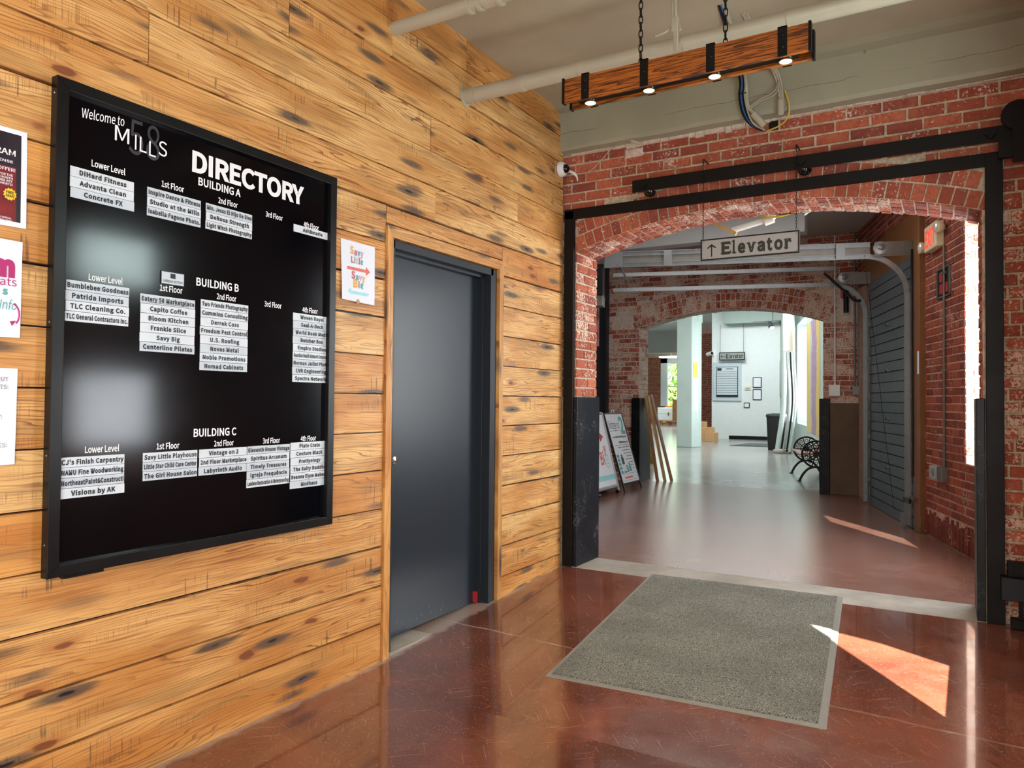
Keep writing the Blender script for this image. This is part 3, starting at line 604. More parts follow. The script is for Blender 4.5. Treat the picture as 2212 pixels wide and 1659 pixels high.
# ------------------------------------------------------------------ directory board
BX = 0.021
LISTS = [
 (1.419, 1.652, 1.989, 2.099, ['DiHard Fitness', 'Advanta Clean', 'Concrete FX']),
 (1.705, 1.938, 1.988, 2.098, ['Inspire Dance & Fitness', 'Studio at the Mills', 'Isabella Fagone Photo.']),
 (1.962, 2.195, 1.990, 2.097, ['Min. Jesus El Hijo De Dios', 'DeRosa Strength', 'Light Witch Photography']),
 (2.435, 2.671, 2.074, 2.110, ['AshBmarie']),
 (1.411, 1.640, 1.559, 1.703, ['Bumblebee Goodness', 'Patrida Imports', 'TLC Cleaning Co.', 'TLC General Contractors Inc.']),
 (1.685, 1.919, 1.472, 1.690, ['Eatery 58 Marketplace', 'Capito Coffee', 'Bloom Kitchen', 'Frankie Slice', 'Savy Big', 'Centerline Pilates']),
 (1.946, 2.182, 1.410, 1.700, ['Two Friends Photography', 'Cummins Consulting', 'Derrek Coss', 'Freedom Pest Control', 'U.S. Roofing', 'Novas Metal', 'Noble Promotions', 'Nomad Cabinets']),
 (2.440, 2.676, 1.375, 1.698, ['Woven Royal', 'Seal-A-Deck', 'World Book Media', 'Butcher Box', 'Empire Studios', 'Guardian Health Network Corporation', 'Norman Jaillet Photo.', 'LVR Engineering', 'Spectra Networks']),
 (1.407, 1.636, 0.947, 1.090, ["CJ's Finish Carpentry", 'NAMU Fine Woodworking', 'NortheastPaint&Constructi', 'Visions by AK']),
 (1.709, 1.943, 0.982, 1.089, ['Savy Little Playhouse', 'Little Star Child Care Center', 'The Girl House Salon']),
 (1.951, 2.187, 0.982, 1.089, ['Vintage on 2', '2nd Floor Marketplace', 'Labyrinth Audio']),
 (2.189, 2.429, 0.909, 1.090, ['Eleventh House Vintage', 'Spiritus Arcanum', 'Timely Treasures', 'Igreja Frequ\u00eancia', 'Lawless Restoration & Waterproofing']),
 (2.436, 2.672, 0.880, 1.095, ['Plate Crate', 'Couture Black', 'Prettyology', 'The Salty Buddha', 'Deanna Elyse Makeup', 'Modhaus'])]
HEADS = [('Lower Level', 1.554, 2.128), ('1st Floor', 1.812, 2.125), ('2nd Floor', 2.07, 2.122), ('3rd Floor', 2.319, 2.120), ('4th Floor', 2.545, 2.122),
 ('Lower Level', 1.552, 1.723), ('1st Floor', 1.813, 1.722), ('2nd Floor', 2.071, 1.721), ('3rd Floor', 2.32, 1.719), ('4th Floor', 2.545, 1.718),
 ('Lower Level', 1.552, 1.113), ('1st Floor', 1.812, 1.111), ('2nd Floor', 2.07, 1.110), ('3rd Floor', 2.323, 1.110), ('4th Floor', 2.546, 1.111)]
def directory():
    t = thing('directory_board', 'large black framed tenant directory board on the pine plank wall', 'directory board', (0.0, 2.03, 0.68))
    b = MB(); b.box(0.004, 0.019, 1.385, 2.665, 0.71, 2.37); b.build('panel', 'board', t)
    y0, y1, z0, z1, w, x1 = 1.358, 2.692, 0.688, 2.388, 0.041, 0.042
    f = MB()
    def side(pts):
        f.add([(0.004, p[0], p[1]) for p in pts] + [(x1, p[0], p[1]) for p in pts], [(3, 2, 1, 0), (4, 5, 6, 7), (0, 1, 5, 4), (1, 2, 6, 5), (2, 3, 7, 6), (3, 0, 4, 7)])
    side([(y0, z0), (y1, z0), (y1 - w, z0 + w), (y0 + w, z0 + w)]); side([(y0, z1), (y1, z1), (y1 - w, z1 - w), (y0 + w, z1 - w)])
    side([(y0, z0), (y0 + w, z0 + w), (y0 + w, z1 - w), (y0, z1)]); side([(y1, z0), (y1 - w, z0 + w), (y1 - w, z1 - w), (y1, z1)])
    fr = f.build('frame', 'blackframe', t, bevel=0.0025)
    b = MB(); b.box(0.004, 0.03, 1.42, 1.56, 0.676, 0.69); b.build('bottom_clip', 'blackframe', t)
    for z in (2.33, 1.55, 1.10, 0.80):
        s = MB(); s.lathe((0.024, 1.358, z), -YY, [(0.004, 0), (0.003, 0.0015)], 8); s.build('frame_screw', 'galv', fr)
    for (a, c, zb, zt, names) in LISTS:
        n = len(names); h = (zt - zb) / n
        for i, nm in enumerate(names):
            top = zt - i * h; j = R.uniform(-0.0015, 0.0015); q = MB()
            q.obox((0, 0, 0), YY, ZZ, XX, a + j, c + j, top - h + 0.0007, top - 0.0003, 0.019, BX + R.uniform(0, 0.0006), 0, 0.0004)
            st = q.build('name_strip', R.choice(['strip', 'strip', 'strip2']), t)
            q = MB(); write(q, nm, (BX + 0.0010, (a + c) / 2 + j, top - h / 2 - 0.0078), YY, ZZ, XX, 0.0160, maxw=(c - a) * 0.965, bold=0.03, res=2, spacing=1.06)
            if nm.startswith('Eatery'): q.box(BX + 0.0012, BX + 0.0016, a + 0.03, c - 0.03, top - h / 2 - 0.0125, top - h / 2 - 0.0110)
            q.build('lettering', 'ink', st)
    for (s_, y, z) in HEADS:
        hd = MB(); write(hd, s_, (0.0192, y, z - 0.0115), YY, ZZ, XX, 0.0225, width=(0.125 if s_[0] == 'L' else 0.098), bold=0.014); hd.build('floor_heading', 'vinyl', t)
    for (s_, y, z) in (('BUILDING A', 2.029, 2.176), ('BUILDING B', 2.028, 1.768), ('BUILDING C', 2.028, 1.157)):
        hd = MB(); write(hd, s_, (0.0192, y, z - 0.015), YY, ZZ, XX, 0.0305, width=0.208, bold=0.016); hd.build('building_heading', 'vinyl', t)
    q = MB(); write(q, 'DIRECTORY', (0.0195, 2.195, 2.212), YY, V((0, 0, 1)), XX, 0.0770, width=0.600, bold=0.027, res=5); q.build('title_lettering', 'vinyl', t)
    q = MB(); write(q, 'Welcome to', (0.0195, 1.530, 2.287), V((0, 0.99, 0.12)), V((0, 0.06, 1)), XX, 0.034, width=0.158, bold=0.004, res=4); q.build('welcome_lettering', 'vinyl', t)
    q = MB()
    for (s_, y, zo) in (('M', 1.601, 0.0), ('I', 1.654, -0.012), ('L', 1.684, -0.013), ('L', 1.722, -0.018), ('S', 1.765, -0.004)):
        write(q, s_, (0.0202, y, 2.235 + zo), YY, ZZ, XX, 0.056, width={'M': 0.055, 'I': 0.006, 'L': 0.028, 'S': 0.036}[s_], bold=0.0, res=5)
    q.build('mills_lettering', 'vinyl', t)
    q = MB(); write(q, '58', (0.0194, 1.690, 2.206), YY, ZZ, XX, 0.128, width=0.125, bold=0.0, res=6); q.build('number_lettering', 'ghost', t)
    m = tag_box('lobby_magnet', 'small grey rectangular magnet reading Lobby on 1st Floor on the directory', 'magnet', 0.0192, 0.0222, 1.766, 1.868, 1.737, 1.789, 'blackframe')
    q = MB(); q.box(0.0222, 0.0230, 1.769, 1.865, 1.740, 1.786); q.build('magnet_face', 'strip2', m)
    q = MB(); q.box(0.0230, 0.0234, 1.806, 1.828, 1.763, 1.782); write(q, 'Lobby on 1st Floor', (0.0232, 1.817, 1.747), YY, ZZ, XX, 0.010, width=0.084, bold=0.006, res=2); q.build('lettering', 'ink', m)
def tag_box(name, label, cat, x0, x1, y0, y1, z0, z1, mat, group=None):
    t = thing(name, label, cat, ((x0 + x1) / 2, (y0 + y1) / 2, z0), group); q = MB(); q.box(x0, x1, y0, y1, z0, z1); q.build('body', mat, t); return t
directory()

# ------------------------------------------------------------------ paper notices on the planks
def sheet(name, label, cat, pts, mat, curl=0.006, nu=6, nv=10):
    """a thin paper with slightly curled edges; pts = bl, br, tr, tl as (y,z)"""
    t = thing(name, label, cat, (0.004, sum(p[0] for p in pts) / 4, min(p[1] for p in pts))); b = MB(); vs = []; fs = []
    for s_ in (0, 0.0006):
        for j in range(nv + 1):
            for i in range(nu + 1):
                u, w = i / nu, j / nv; p = [(pts[0][k] * (1 - u) + pts[1][k] * u) * (1 - w) + (pts[3][k] * (1 - u) + pts[2][k] * u) * w for k in (0, 1)]
                x = 0.0042 + s_ + curl * (abs(2 * u - 1) ** 4 * 0.6 * (0.5 + 0.5 * math.sin(5 * w)) + 0.5 * (1 - w) ** 4)
                vs.append((x, p[0], p[1]))
    m = (nu + 1) * (nv + 1)
    for k in (0, 1):
        for j in range(nv):
            for i in range(nu):
                a = k * m + j * (nu + 1) + i; fs.append((a, a + 1, a + nu + 2, a + nu + 1))
    for i in range(nu): fs += [(i, i + 1, m + i + 1, m + i), (nv * (nu + 1) + i, nv * (nu + 1) + i + 1, m + nv * (nu + 1) + i + 1, m + nv * (nu + 1) + i)]
    for j in range(nv): a = j * (nu + 1); c = a + nu; fs += [(a, a + nu + 1, m + a + nu + 1, m + a), (c, c + nu + 1, m + c + nu + 1, m + c)]
    b.add(vs, fs); b.build('paper', mat, t); return t
def savy_notice():
    t = sheet('direction_notice', 'white paper direction notice with coral and aqua arrows left of the door', 'notice', [(2.772, 1.803), (3.016, 1.797), (3.018, 2.108), (2.760, 2.108)], 'paper', 0.004)
    X = 0.0062; g = {}
    def L(txt, y, z, cap, cols, w):
        n = len(txt); wid = [1.25 if c in 'SB' else (0.55 if c in 'iltI' else 0.95) for c in txt]; tot = sum(wid); yy = y - w / 2
        for c, cl, k in zip(txt, cols, wid):
            q = g.setdefault(cl, MB()); cw = w * k / tot
            write(q, c, (X, yy + cw / 2, z + (0.0 if c not in 'S' else 0.004)), YY, ZZ, XX, cap * (1.18 if c in 'SB' else 1.0), width=cw * (0.86 if c not in 'iltI' else 0.6), bold=0.03); yy += cw
    L('Savy', 2.876, 2.040, 0.030, ['mustard', 'rose', 'teal', 'lilac'], 0.105)
    L('Little', 2.880, 1.998, 0.030, ['rose', 'teal', 'lilac', 'mustard', 'rose', 'teal'], 0.092)
    L('Savy', 2.890, 1.914, 0.030, ['rose', 'teal', 'lilac', 'mustard'], 0.108)
    L('Big', 2.892, 1.874, 0.032, ['mustard', 'rose', 'teal'], 0.080)
    def arrow(q, y0, y1, z, h):
        s_ = 1 if y1 > y0 else -1; a = y1 - s_ * 0.034
        q.poly([(X, y0, z - h), (X, a, z - h), (X, a, z + h), (X, y0, z + h)]); q.poly([(X, a, z - 0.024), (X, y1, z), (X, a, z + 0.024)])
    arrow(g.setdefault('coral', MB()), 2.806, 2.982, 1.968, 0.008); arrow(g.setdefault('aqua', MB()), 2.986, 2.806, 1.846, 0.008)
    for k, q in g.items(): q.build('lettering', k, t)
    q = MB(); q.lathe((0.0085, 2.888, 1.803), XX, [(0.012, 0), (0.012, 0.0005)], 14); q.build('punched_notch', 'oakpale', t)
    q = MB(); q.box(0.004, 0.0046, 3.014, 3.022, 1.83, 1.87); q.build('tape', 'strip', t)
savy_notice()
def posters():
    t = sheet('fitness_poster', 'dark red printed programme poster, topmost of the sheets left of the directory', 'poster', [(0.98, 1.846), (1.288, 1.852), (1.285, 2.171), (0.98, 2.168)], 'paper', 0.001)
    X = 0.0062; q = MB(); q.poly([(X, 0.995, 1.864), (X, 1.270, 1.868), (X, 1.267, 2.155), (X, 0.995, 2.152)]); pr = q.build('print', 'posterdark', t)
    q = MB(); q.poly([(X + 0.0004, 1.0, 1.868), (X + 0.0004, 1.256, 1.868), (X + 0.0004, 1.253, 2.045), (X + 0.0004, 1.0, 2.045)]); q.build('red_panel', 'posterred', t)
    q = MB(); X += 0.0006
    for (s_, z, cap, w) in (('PROGRAM', 2.082, 0.018, 0.145), ('SELF DEFENSE', 2.057, 0.008, 0.12), ('SPECIAL OFFER!', 2.030, 0.010, 0.115), ('FOR THE', 2.013, 0.007, 0.04), ('FIRST MONTH', 2.003, 0.007, 0.066), ('PLUS FREE BST', 1.993, 0.007, 0.074), ('CARD & SHORTS!', 1.983, 0.007, 0.08), ('SCAN TO ENROLL', 1.874, 0.005, 0.062), ('LAST A LIFETIME!', 1.866 - 0.0, 0.0045, 0.07)):
        write(q, s_, (X, 1.250 if cap > 0.009 else 1.243, z), YY, ZZ, XX, cap, width=w, align='r', bold=0.012, res=2)
    q.build('lettering', 'vinyl', t)
    q = MB(); q.poly([(X + 0.0003, 1.236 + math.cos(k * PI / 12) * (0.021 if k % 2 else 0.017), 1.955 + math.sin(k * PI / 12) * (0.021 if k % 2 else 0.017)) for k in range(24)]); q.build('starburst', 'yellowink', t)
    q = MB(); write(q, 'FREE', (X + 0.0006, 1.236, 1.9565), YY, ZZ, XX, 0.008, width=0.024, bold=0.02, res=2); write(q, 'GEAR!', (X + 0.0006, 1.236, 1.945), YY, ZZ, XX, 0.008, width=0.026, bold=0.02, res=2); q.build('starburst_lettering', 'ink', t)
    t = sheet('treats_poster', 'white poster with magenta lettering and a curved red arrow, middle sheet left of the directory', 'poster', [(0.97, 1.486), (1.276, 1.490), (1.279, 1.806), (0.97, 1.810)], 'paper', 0.003)
    X = 0.0075; q = MB(); write(q, 'm', (X, 1.256, 1.690), YY, ZZ, XX, 0.060, align='r', bold=0.05, width=0.07); write(q, 'ats', (X, 1.262, 1.657), YY, ZZ, XX, 0.026, align='r', bold=0.0, width=0.05)
    arc = [(X, 1.250 + 0.022 * math.sin(a), 1.565 + 0.035 * math.cos(a)) for a in [0.2 + 0.33 * k for k in range(8)]]; q.tube(arc, 0.0025, 6); q.poly([(X + 0.002, 1.243, 1.542), (X + 0.002, 1.262, 1.545), (X + 0.002, 1.250, 1.527)]); q.build('lettering', 'magenta', t)
    q = MB(); write(q, 's', (X, 1.236, 1.628), YY, ZZ, XX, 0.022, align='r', bold=0.03); write(q, 'Info', (X, 1.262, 1.580), YY, V((0, 0.15, 1)), XX, 0.030, align='r', bold=0.0, width=0.05); q.build('teal_lettering', 'teal', t)
    t = sheet('events_poster', 'white poster with small grey capitals, lowest sheet left of the directory', 'poster', [(0.96, 1.070), (1.268, 1.077), (1.273, 1.389), (0.96, 1.394)], 'paper', 0.004)
    X = 0.0080; q = MB()
    for (s_, z) in (('OUT', 1.347), ('ENTS:', 1.322), ('AY:', 1.226), ('TIES:', 1.134)): write(q, s_, (X, 1.244 if s_ != 'AY:' else 1.228, z), YY, ZZ, XX, 0.0135, align='r', bold=0.01, res=2)
    q.build('lettering', 'greyink', t)
posters()

# ------------------------------------------------------------------ hanging lamp
def hanging_lamp():
    t = thing('pendant_lamp', 'hanging timber beam lamp with four lit spots on black chains', 'lamp', (1.52, 3.47, 2.844))
    x0, x1, zb, zt = 0.918, 2.120, 2.844, 2.968
    for y in (3.42, 3.512):
        b = MB(); b.box(x0, x1, y, y + 0.020, zb, zt); b.build('timber_board', 'lampwood', t, bevel=0.002)
        for x in (x0 - 0.006, x1 - 0.006):
            b = MB(); b.box(x, x + 0.012, y - 0.007, y + 0.027, zb - 0.003, zt + 0.004); b.build('end_cap', 'steelblack', t, bevel=0.001)
    b = MB(); b.box(x0 + 0.06, x1 - 0.06, 3.447, 3.506, zb + 0.012, zb + 0.036); b.build('lamp_rail', 'steelblack', t, bevel=0.002)
    for i, x in enumerate((1.042, 1.358, 1.684, 2.005)):
        b = MB(); b.box(x - 0.020, x + 0.020, 3.414, 3.42, zb - 0.002, zt + 0.006); b.box(x - 0.020, x + 0.020, 3.414, 3.540, zt + 0.002, zt + 0.007); b.box(x - 0.020, x + 0.020, 3.534, 3.540, zb - 0.002, zt + 0.006); sp = b.build('strap', 'steelblack', t)
        for z in ((zb + 0.092, zb + 0.040) if i in (0, 3) else (zb + 0.068,)):
            b = MB(); b.lathe((x, 3.414, z), -YY, [(0.011, 0), (0.010, 0.004), (0.006, 0.007), (0.001, 0.008)], 14); b.build('strap_bolt', 'steelblack', sp, True)
        b = MB(); b.lathe((x + 0.004, 3.478, zb + 0.012), -ZZ, [(0.026, 0), (0.031, 0.004), (0.031, 0.016), (0.027, 0.016)], 22); pk = b.build('spotlight', 'chrome', t, True)
        b = MB(); b.lathe((x + 0.004, 3.478, zb - 0.0025), -ZZ, [(0.027, 0), (0.027, 0.002)], 22); b.build('lit_lens', 'led', pk)
        ld = bpy.data.lights.new('spot', 'SPOT'); ld.energy = 22; ld.spot_size = 2.0; ld.spot_blend = 0.8; ld.color = (1.0, 0.80, 0.48); ld.shadow_soft_size = 0.03
        lo = bpy.data.objects.new('spot', ld); C.objects.link(lo); lo.location = (x + 0.004, 3.478, zb - 0.012)
    for x in (1.318, 1.738):
        b = MB(); z = zt; k = 0; L = 0.046
        while z < 3.60:
            c = V((x, 3.478, z + L / 2)); e = XX if k % 2 == 0 else YY; ring = []
            for a in range(14): th = 2 * PI * a / 14; ring.append(c + e * (0.0095 * math.cos(th)) + ZZ * (L / 2 * math.sin(th)))
            b.tube(ring, 0.0032, 6, closed=True); z += L - 0.010; k += 1
        b.build('chain', 'black', t, True)
hanging_lamp()

# ------------------------------------------------------------------ ceiling pipes and cables in the lobby
def ceiling_pipes():
    t = thing('sprinkler_pipe', 'long painted taupe pipe under the ceiling emerging from the planks behind the lamp', 'pipe', (1.6, 3.87, 3.2))
    b = MB(); b.cyl((0.0, 3.865, 3.222), (3.1, 3.865, 3.222), 0.045, 24); b.build('pipe_run', 'pipe', t, True)
    for x, w in ((0.055, 0.03), (0.40, 0.035), (0.80, 0.05), (1.20, 0.05), (1.42, 0.06), (1.95, 0.04)):
        b = MB(); b.cyl((x, 3.865, 3.222), (x + w, 3.865, 3.222), 0.049, 24); b.build('coupling', 'pipe', t, True)
    b = MB(); b.cyl((0.0, 3.865, 3.222), (0.006, 3.865, 3.222), 0.060, 24); b.build('wall_collar', 'pipe', t, True)
    t = thing('upper_pipe', 'short painted pipe with a ribbed end fitting near the top left of the ceiling', 'pipe', (0.4, 3.155, 3.3))
    b = MB(); b.cyl((0.0, 3.155, 3.345), (0.78, 3.155, 3.345), 0.036, 24); b.build('pipe_run', 'pipe', t, True)
    for x, w, r in ((0.50, 0.016, 0.046), (0.56, 0.02, 0.046), (0.60, 0.10, 0.041), (0.68, 0.018, 0.050)):
        b = MB(); b.cyl((x, 3.155, 3.345), (x + w, 3.155, 3.345), r, 22); b.build('pipe_flange', 'pipe', t, True)
    t = thing('conduit_drop', 'pair of thin conduits dropping from the ceiling to a strap on the taupe pipe', 'conduit', (1.38, 3.86, 3.26))
    b = MB(); b.tube(curve_pts([(1.375, 3.80, 3.60), (1.375, 3.80, 3.40), (1.372, 3.81, 3.335), (1.345, 3.80, 3.285), (1.28, 3.80, 3.272)]), 0.006, 8); b.build('tube', 'pipe', t, True)
    b = MB(); b.tube(curve_pts([(1.392, 3.80, 3.60), (1.392, 3.80, 3.40), (1.395, 3.81, 3.34), (1.42, 3.80, 3.272)]), 0.006, 8); b.build('tube', 'pipe', t, True)
    b = MB(); b.box(1.372, 1.408, 3.785, 3.814, 3.272, 3.345); b.box(1.376, 1.404, 3.804, 3.814, 3.17, 3.28); b.build('fitting', 'pipe', t, bevel=0.004)
    t = thing('cable_bundle', 'bundle of black, blue and grey cables drooping down the painted beam', 'cable', (1.5, 5.1, 3.2))
    def cab(pts, r, m, nm='cable'): b = MB(); b.tube(curve_pts(pts), r, 8); return b.build(nm, m, t, True)
    for k, (m, r) in enumerate((('black', 0.007), ('blue', 0.005), ('black', 0.006), ('greycable', 0.006))):
        dx = 0.012 * k; cab([(1.50 + dx, 4.25, 3.595), (1.475 + dx, 4.6, 3.56), (1.42 + dx, 5.10, 3.50), (1.40 + dx, 5.17, 3.42), (1.42 + dx, 5.18, 3.30), (1.47 + dx * 0.6, 5.19, 3.215), (1.535 + dx * 0.4, 5.27, 3.185)], r, m)
    cab([(1.53, 4.25, 3.59), (1.50, 4.7, 3.56), (1.455, 5.12, 3.50), (1.45, 5.185, 3.36), (1.50, 5.19, 3.275)], 0.013, 'pipe', 'grey_conduit')
    cab([(1.49, 5.19, 3.285), (1.56, 5.215, 3.195)], 0.024, 'pipe', 'conduit_end')
    for k in range(3): cab([(1.60 + 0.012 * k, 4.4, 3.59), (1.615 + 0.012 * k, 5.0, 3.56), (1.64 + 0.014 * k, 5.16, 3.50), (1.66 + 0.012 * k, 5.18, 3.40), (1.67 + 0.01 * k, 5.185, 3.30)], 0.006, 'greycable')
    cab([(1.665, 5.17, 3.47), (1.63, 5.17, 3.40), (1.54, 5.175, 3.37), (1.46, 5.18, 3.33)], 0.004, 'greycable'); cab([(1.67, 5.17, 3.46), (1.64, 5.17, 3.385), (1.54, 5.175, 3.355), (1.455, 5.18, 3.31)], 0.004, 'greycable')
    cab([(1.70, 5.185, 3.40), (1.725, 5.19, 3.30), (1.715, 5.215, 3.235), (1.66, 5.25, 3.195), (1.56, 5.28, 3.178)], 0.0055, 'yellow', 'yellow_cable')
    b = MB(); b.box(1.655, 1.695, 5.165, 5.195, 3.235, 3.345); b.build('inline_adapter', 'greycable', t, bevel=0.010)
    b = MB(); b.box(1.575, 1.635, 5.290, 5.301, 3.185, 3.245); b.build('wall_hole', 'black', t)
    b = MB(); b.tube(curve_pts([(1.40, 5.165, 3.44), (1.408, 5.16, 3.43), (1.45, 5.165, 3.43)]), 0.004, 6); b.build('cable_tie', 'black', t)
    # camera
    t = thing('dome_camera', 'white dome security camera with a black eye where the planks meet the brick', 'security camera', (0.03, 5.20, 3.10))
    b = MB(); b.lathe((0.003, 5.20, 3.125), XX, [(0.060, 0), (0.060, 0.020), (0.056, 0.030), (0.046, 0.042), (0.040, 0.046)], 28); b.build('housing', 'whitepl', t, True)
    b = MB(); b.lathe((0.045, 5.20, 3.125), XX, [(0.036, 0), (0.035, 0.012), (0.028, 0.026), (0.015, 0.034), (0.002, 0.037)], 24); b.build('dome', 'bulb', t, True)
    t = thing('camera_wires', 'thin pale wires looping from the dome camera up the brick to the beam', 'wire', (0.3, 5.28, 3.1))
    b = MB(); b.tube(curve_pts([(0.04, 5.266, 3.12), (0.10, 5.285, 3.095), (0.22, 5.288, 3.105), (0.31, 5.285, 3.17), (0.42, 5.27, 3.25), (0.55, 5.20, 3.262), (0.60, 5.19, 3.25)]), 0.0035, 6); b.build('wire', 'greycable', t, True)
    for k in range(3):
        b = MB(); b.tube(curve_pts([(0.03, 5.266, 3.13 - k * 0.008), (0.06, 5.27, 3.125 - k * 0.006), (0.10, 5.285, 3.10 - 0.01 * k), (0.115, 5.288, 3.06 - 0.01 * k)]), 0.004, 6); b.build('wire', 'whitepl', t, True)
    b = MB(); b.cyl((0.60, 5.195, 3.252), (0.66, 5.215, 3.225), 0.013, 10); b.build('wire_plug', 'greycable', t, True)
ceiling_pipes()

# ------------------------------------------------------------------ Elevator sign
def serif_word(q, X, Y, z, W, H, mi=0):
    """'Elevator' in a bold face with slab ends, baseline z, from X to X+W, capital height H, facing -Y"""
    adv = {'E': 0.78, 'l': 0.40, 'e': 0.66, 'v': 0.70, 'a': 0.66, 't': 0.48, 'o': 0.72, 'r': 0.54}; tot = sum(adv[c] for c in 'Elevator'); x = X; xh = H * 0.70
    for c in 'Elevator':
        w = W * adv[c] / tot; m = x + w / 2
        cap = H
        write(q, c, (m, Y, z), XX, ZZ, -YY, cap, width=w * (0.46 if c == 'l' else 0.80), bold=0.032, res=5)
        s_ = H * 0.085
        def slab(cx, zz, ww): q.quad((cx - ww / 2, Y - 0.0011, zz), (cx + ww / 2, Y - 0.0011, zz), (cx + ww / 2, Y - 0.0011, zz + s_), (cx - ww / 2, Y - 0.0011, zz + s_))
        if c == 'E': slab(x + w * 0.18, z, w * 0.30); slab(x + w * 0.18, z + H - s_, w * 0.30); q.quad((x + w * 0.80, Y - 0.0011, z), (x + w * 0.98, Y - 0.0011, z), (x + w * 0.98, Y - 0.0011, z + H * 0.27), (x + w * 0.86, Y - 0.0011, z + H * 0.2)); q.quad((x + w * 0.80, Y - 0.0011, z + H), (x + w * 0.95, Y - 0.0011, z + H), (x + w * 0.95, Y - 0.0011, z + H * 0.75), (x + w * 0.85, Y - 0.0011, z + H * 0.8))
        if c == 'l': slab(m, z, w * 0.85); slab(m - w * 0.14, z + H, w * 0.55)
        if c == 'v': slab(x + w * 0.16, z + xh - s_ * 0.3, w * 0.38); slab(x + w * 0.84, z + xh - s_ * 0.3, w * 0.34)
        if c == 'r': slab(x + w * 0.26, z, w * 0.55); slab(x + w * 0.12, z + xh - s_ * 0.3, w * 0.25); q.lathe((x + w * 0.80, Y - 0.0005, z + xh * 0.80), -YY, [(H * 0.09, 0), (H * 0.09, 0.0008)], 10)
        x += w
def up_arrow(q, X, Y, z0, z1, w, th):
    q.quad((X - th / 2, Y, z0), (X + th / 2, Y, z0), (X + th / 2, Y, z1 - th), (X - th / 2, Y, z1 - th))
    for s_ in (-1, 1): q.poly([(X, Y, z1), (X, Y, z1 - th * 1.7), (X + s_ * w * 0.88, Y, z1 - w * 0.98 - th * 0.2), (X + s_ * w, Y, z1 - w * 0.80)])
def elevator_sign():
    t = thing('elevator_sign', 'grey Elevator sign with an up arrow hung on chains in front of the arch', 'sign', (1.467, 5.165, 2.2925))
    x0, x1, z0, z1 = 1.138, 1.796, 2.2925, 2.4414
    b = MB(); b.box(x0 + 0.004, x1 - 0.004, 5.162, 5.172, z0 + 0.004, z1 - 0.004); b.build('sign_face', 'signpanel', t)
    f = MB(); w = 0.008
    f.box(x0, x1, 5.155, 5.177, z0, z0 + w); f.box(x0, x1, 5.155, 5.177, z1 - w, z1); f.box(x0, x0 + w, 5.155, 5.177, z0 + w, z1 - w); f.box(x1 - w, x1, 5.155, 5.177, z0 + w, z1 - w); f.build('frame', 'blackframe', t)
    q = MB(); serif_word(q, 1.275, 5.1612, 2.329, 0.474, 0.079); q.build('lettering', 'signink', t)
    q = MB(); up_arrow(q, 1.214, 5.1612, 2.317, 2.406, 0.032, 0.0085); q.build('arrow', 'ink', t)
    for x in (x0 + 0.018, x1 - 0.018):
        for z in (z0 + 0.018, z1 - 0.018): b = MB(); b.lathe((x, 5.162, z), -YY, [(0.004, 0), (0.003, 0.002)], 8); b.build('screw', 'galv', t)
    for x in (1.153, 1.775):
        b = MB(); z = z1; k = 0; L = 0.026
        while z < 2.985:
            c = V((x, 5.165, z + L / 2)); e = XX if k % 2 == 0 else YY; b.tube([c + e * (0.0045 * math.cos(2 * PI * a / 8)) + ZZ * (L / 2 * math.sin(2 * PI * a / 8)) for a in range(8)], 0.0016, 5, closed=True); z += L - 0.005; k += 1
        b.build('chain', 'steelblack', t, True)
        b = MB(); b.tube(curve_pts([(x, 5.31, 3.018), (x, 5.22, 3.018), (x, 5.17, 3.016), (x, 5.157, 3.002), (x, 5.163, 2.984), (x, 5.175, 2.992)]), 0.0045, 8); b.build('hook', 'black', t, True)
elevator_sign()

# ------------------------------------------------------------------ door mat
def door_mat_obj():
    A, B, Cc, D = V((0.872, 3.352, 0)), V((2.184, 3.432, 0)), V((2.030, 5.425, 0)), V((0.712, 5.366, 0))
    def P(u, w, h): p = (A * (1 - u) + B * u) * (1 - w) + (D * (1 - u) + Cc * u) * w; return (p.x, p.y, max(zf(p.y), zf(p.y - 0.02)) + h)
    def slab(name, u0, u1, w0, w1, h0, h1, m, par, edge):
        b = MB(); nu, nw = 14, 22; vs = []; fs = []
        for hh, ins in ((h0, 0), (h1, edge)):
            for j in range(nw + 1):
                for i in range(nu + 1):
                    u = u0 + ins + (u1 - u0 - 2 * ins) * i / nu; w = w0 + ins + (w1 - w0 - 2 * ins) * j / nw; vs.append(P(u, w, hh))
        m_ = (nu + 1) * (nw + 1)
        for j in range(nw):
            for i in range(nu): a = m_ + j * (nu + 1) + i; fs.append((a, a + 1, a + nu + 2, a + nu + 1))
        for i in range(nu): fs += [(i, i + 1, m_ + i + 1, m_ + i)]; a = nw * (nu + 1) + i; fs += [(a + 1, a, m_ + a, m_ + a + 1)]
        for j in range(nw): a = j * (nu + 1); fs += [(a + nu + 1, a, m_ + a, m_ + a + nu + 1)]; c = a + nu; fs += [(c, c + nu + 1, m_ + c + nu + 1, m_ + c)]
        b.add(vs, fs); return b.build(name, m, par)
    t = thing('door_mat', 'large speckled grey entrance mat with rubber edging on the red floor', 'mat', (1.45, 4.4, -0.05))
    slab('rubber_border', 0, 1, 0, 1, 0.0, 0.006, 'rubber', t, 0.004)
    slab('carpet', 0.020, 0.975, 0.013, 0.985, 0.004, 0.013, 'pile', t, 0.004)
door_mat_obj()

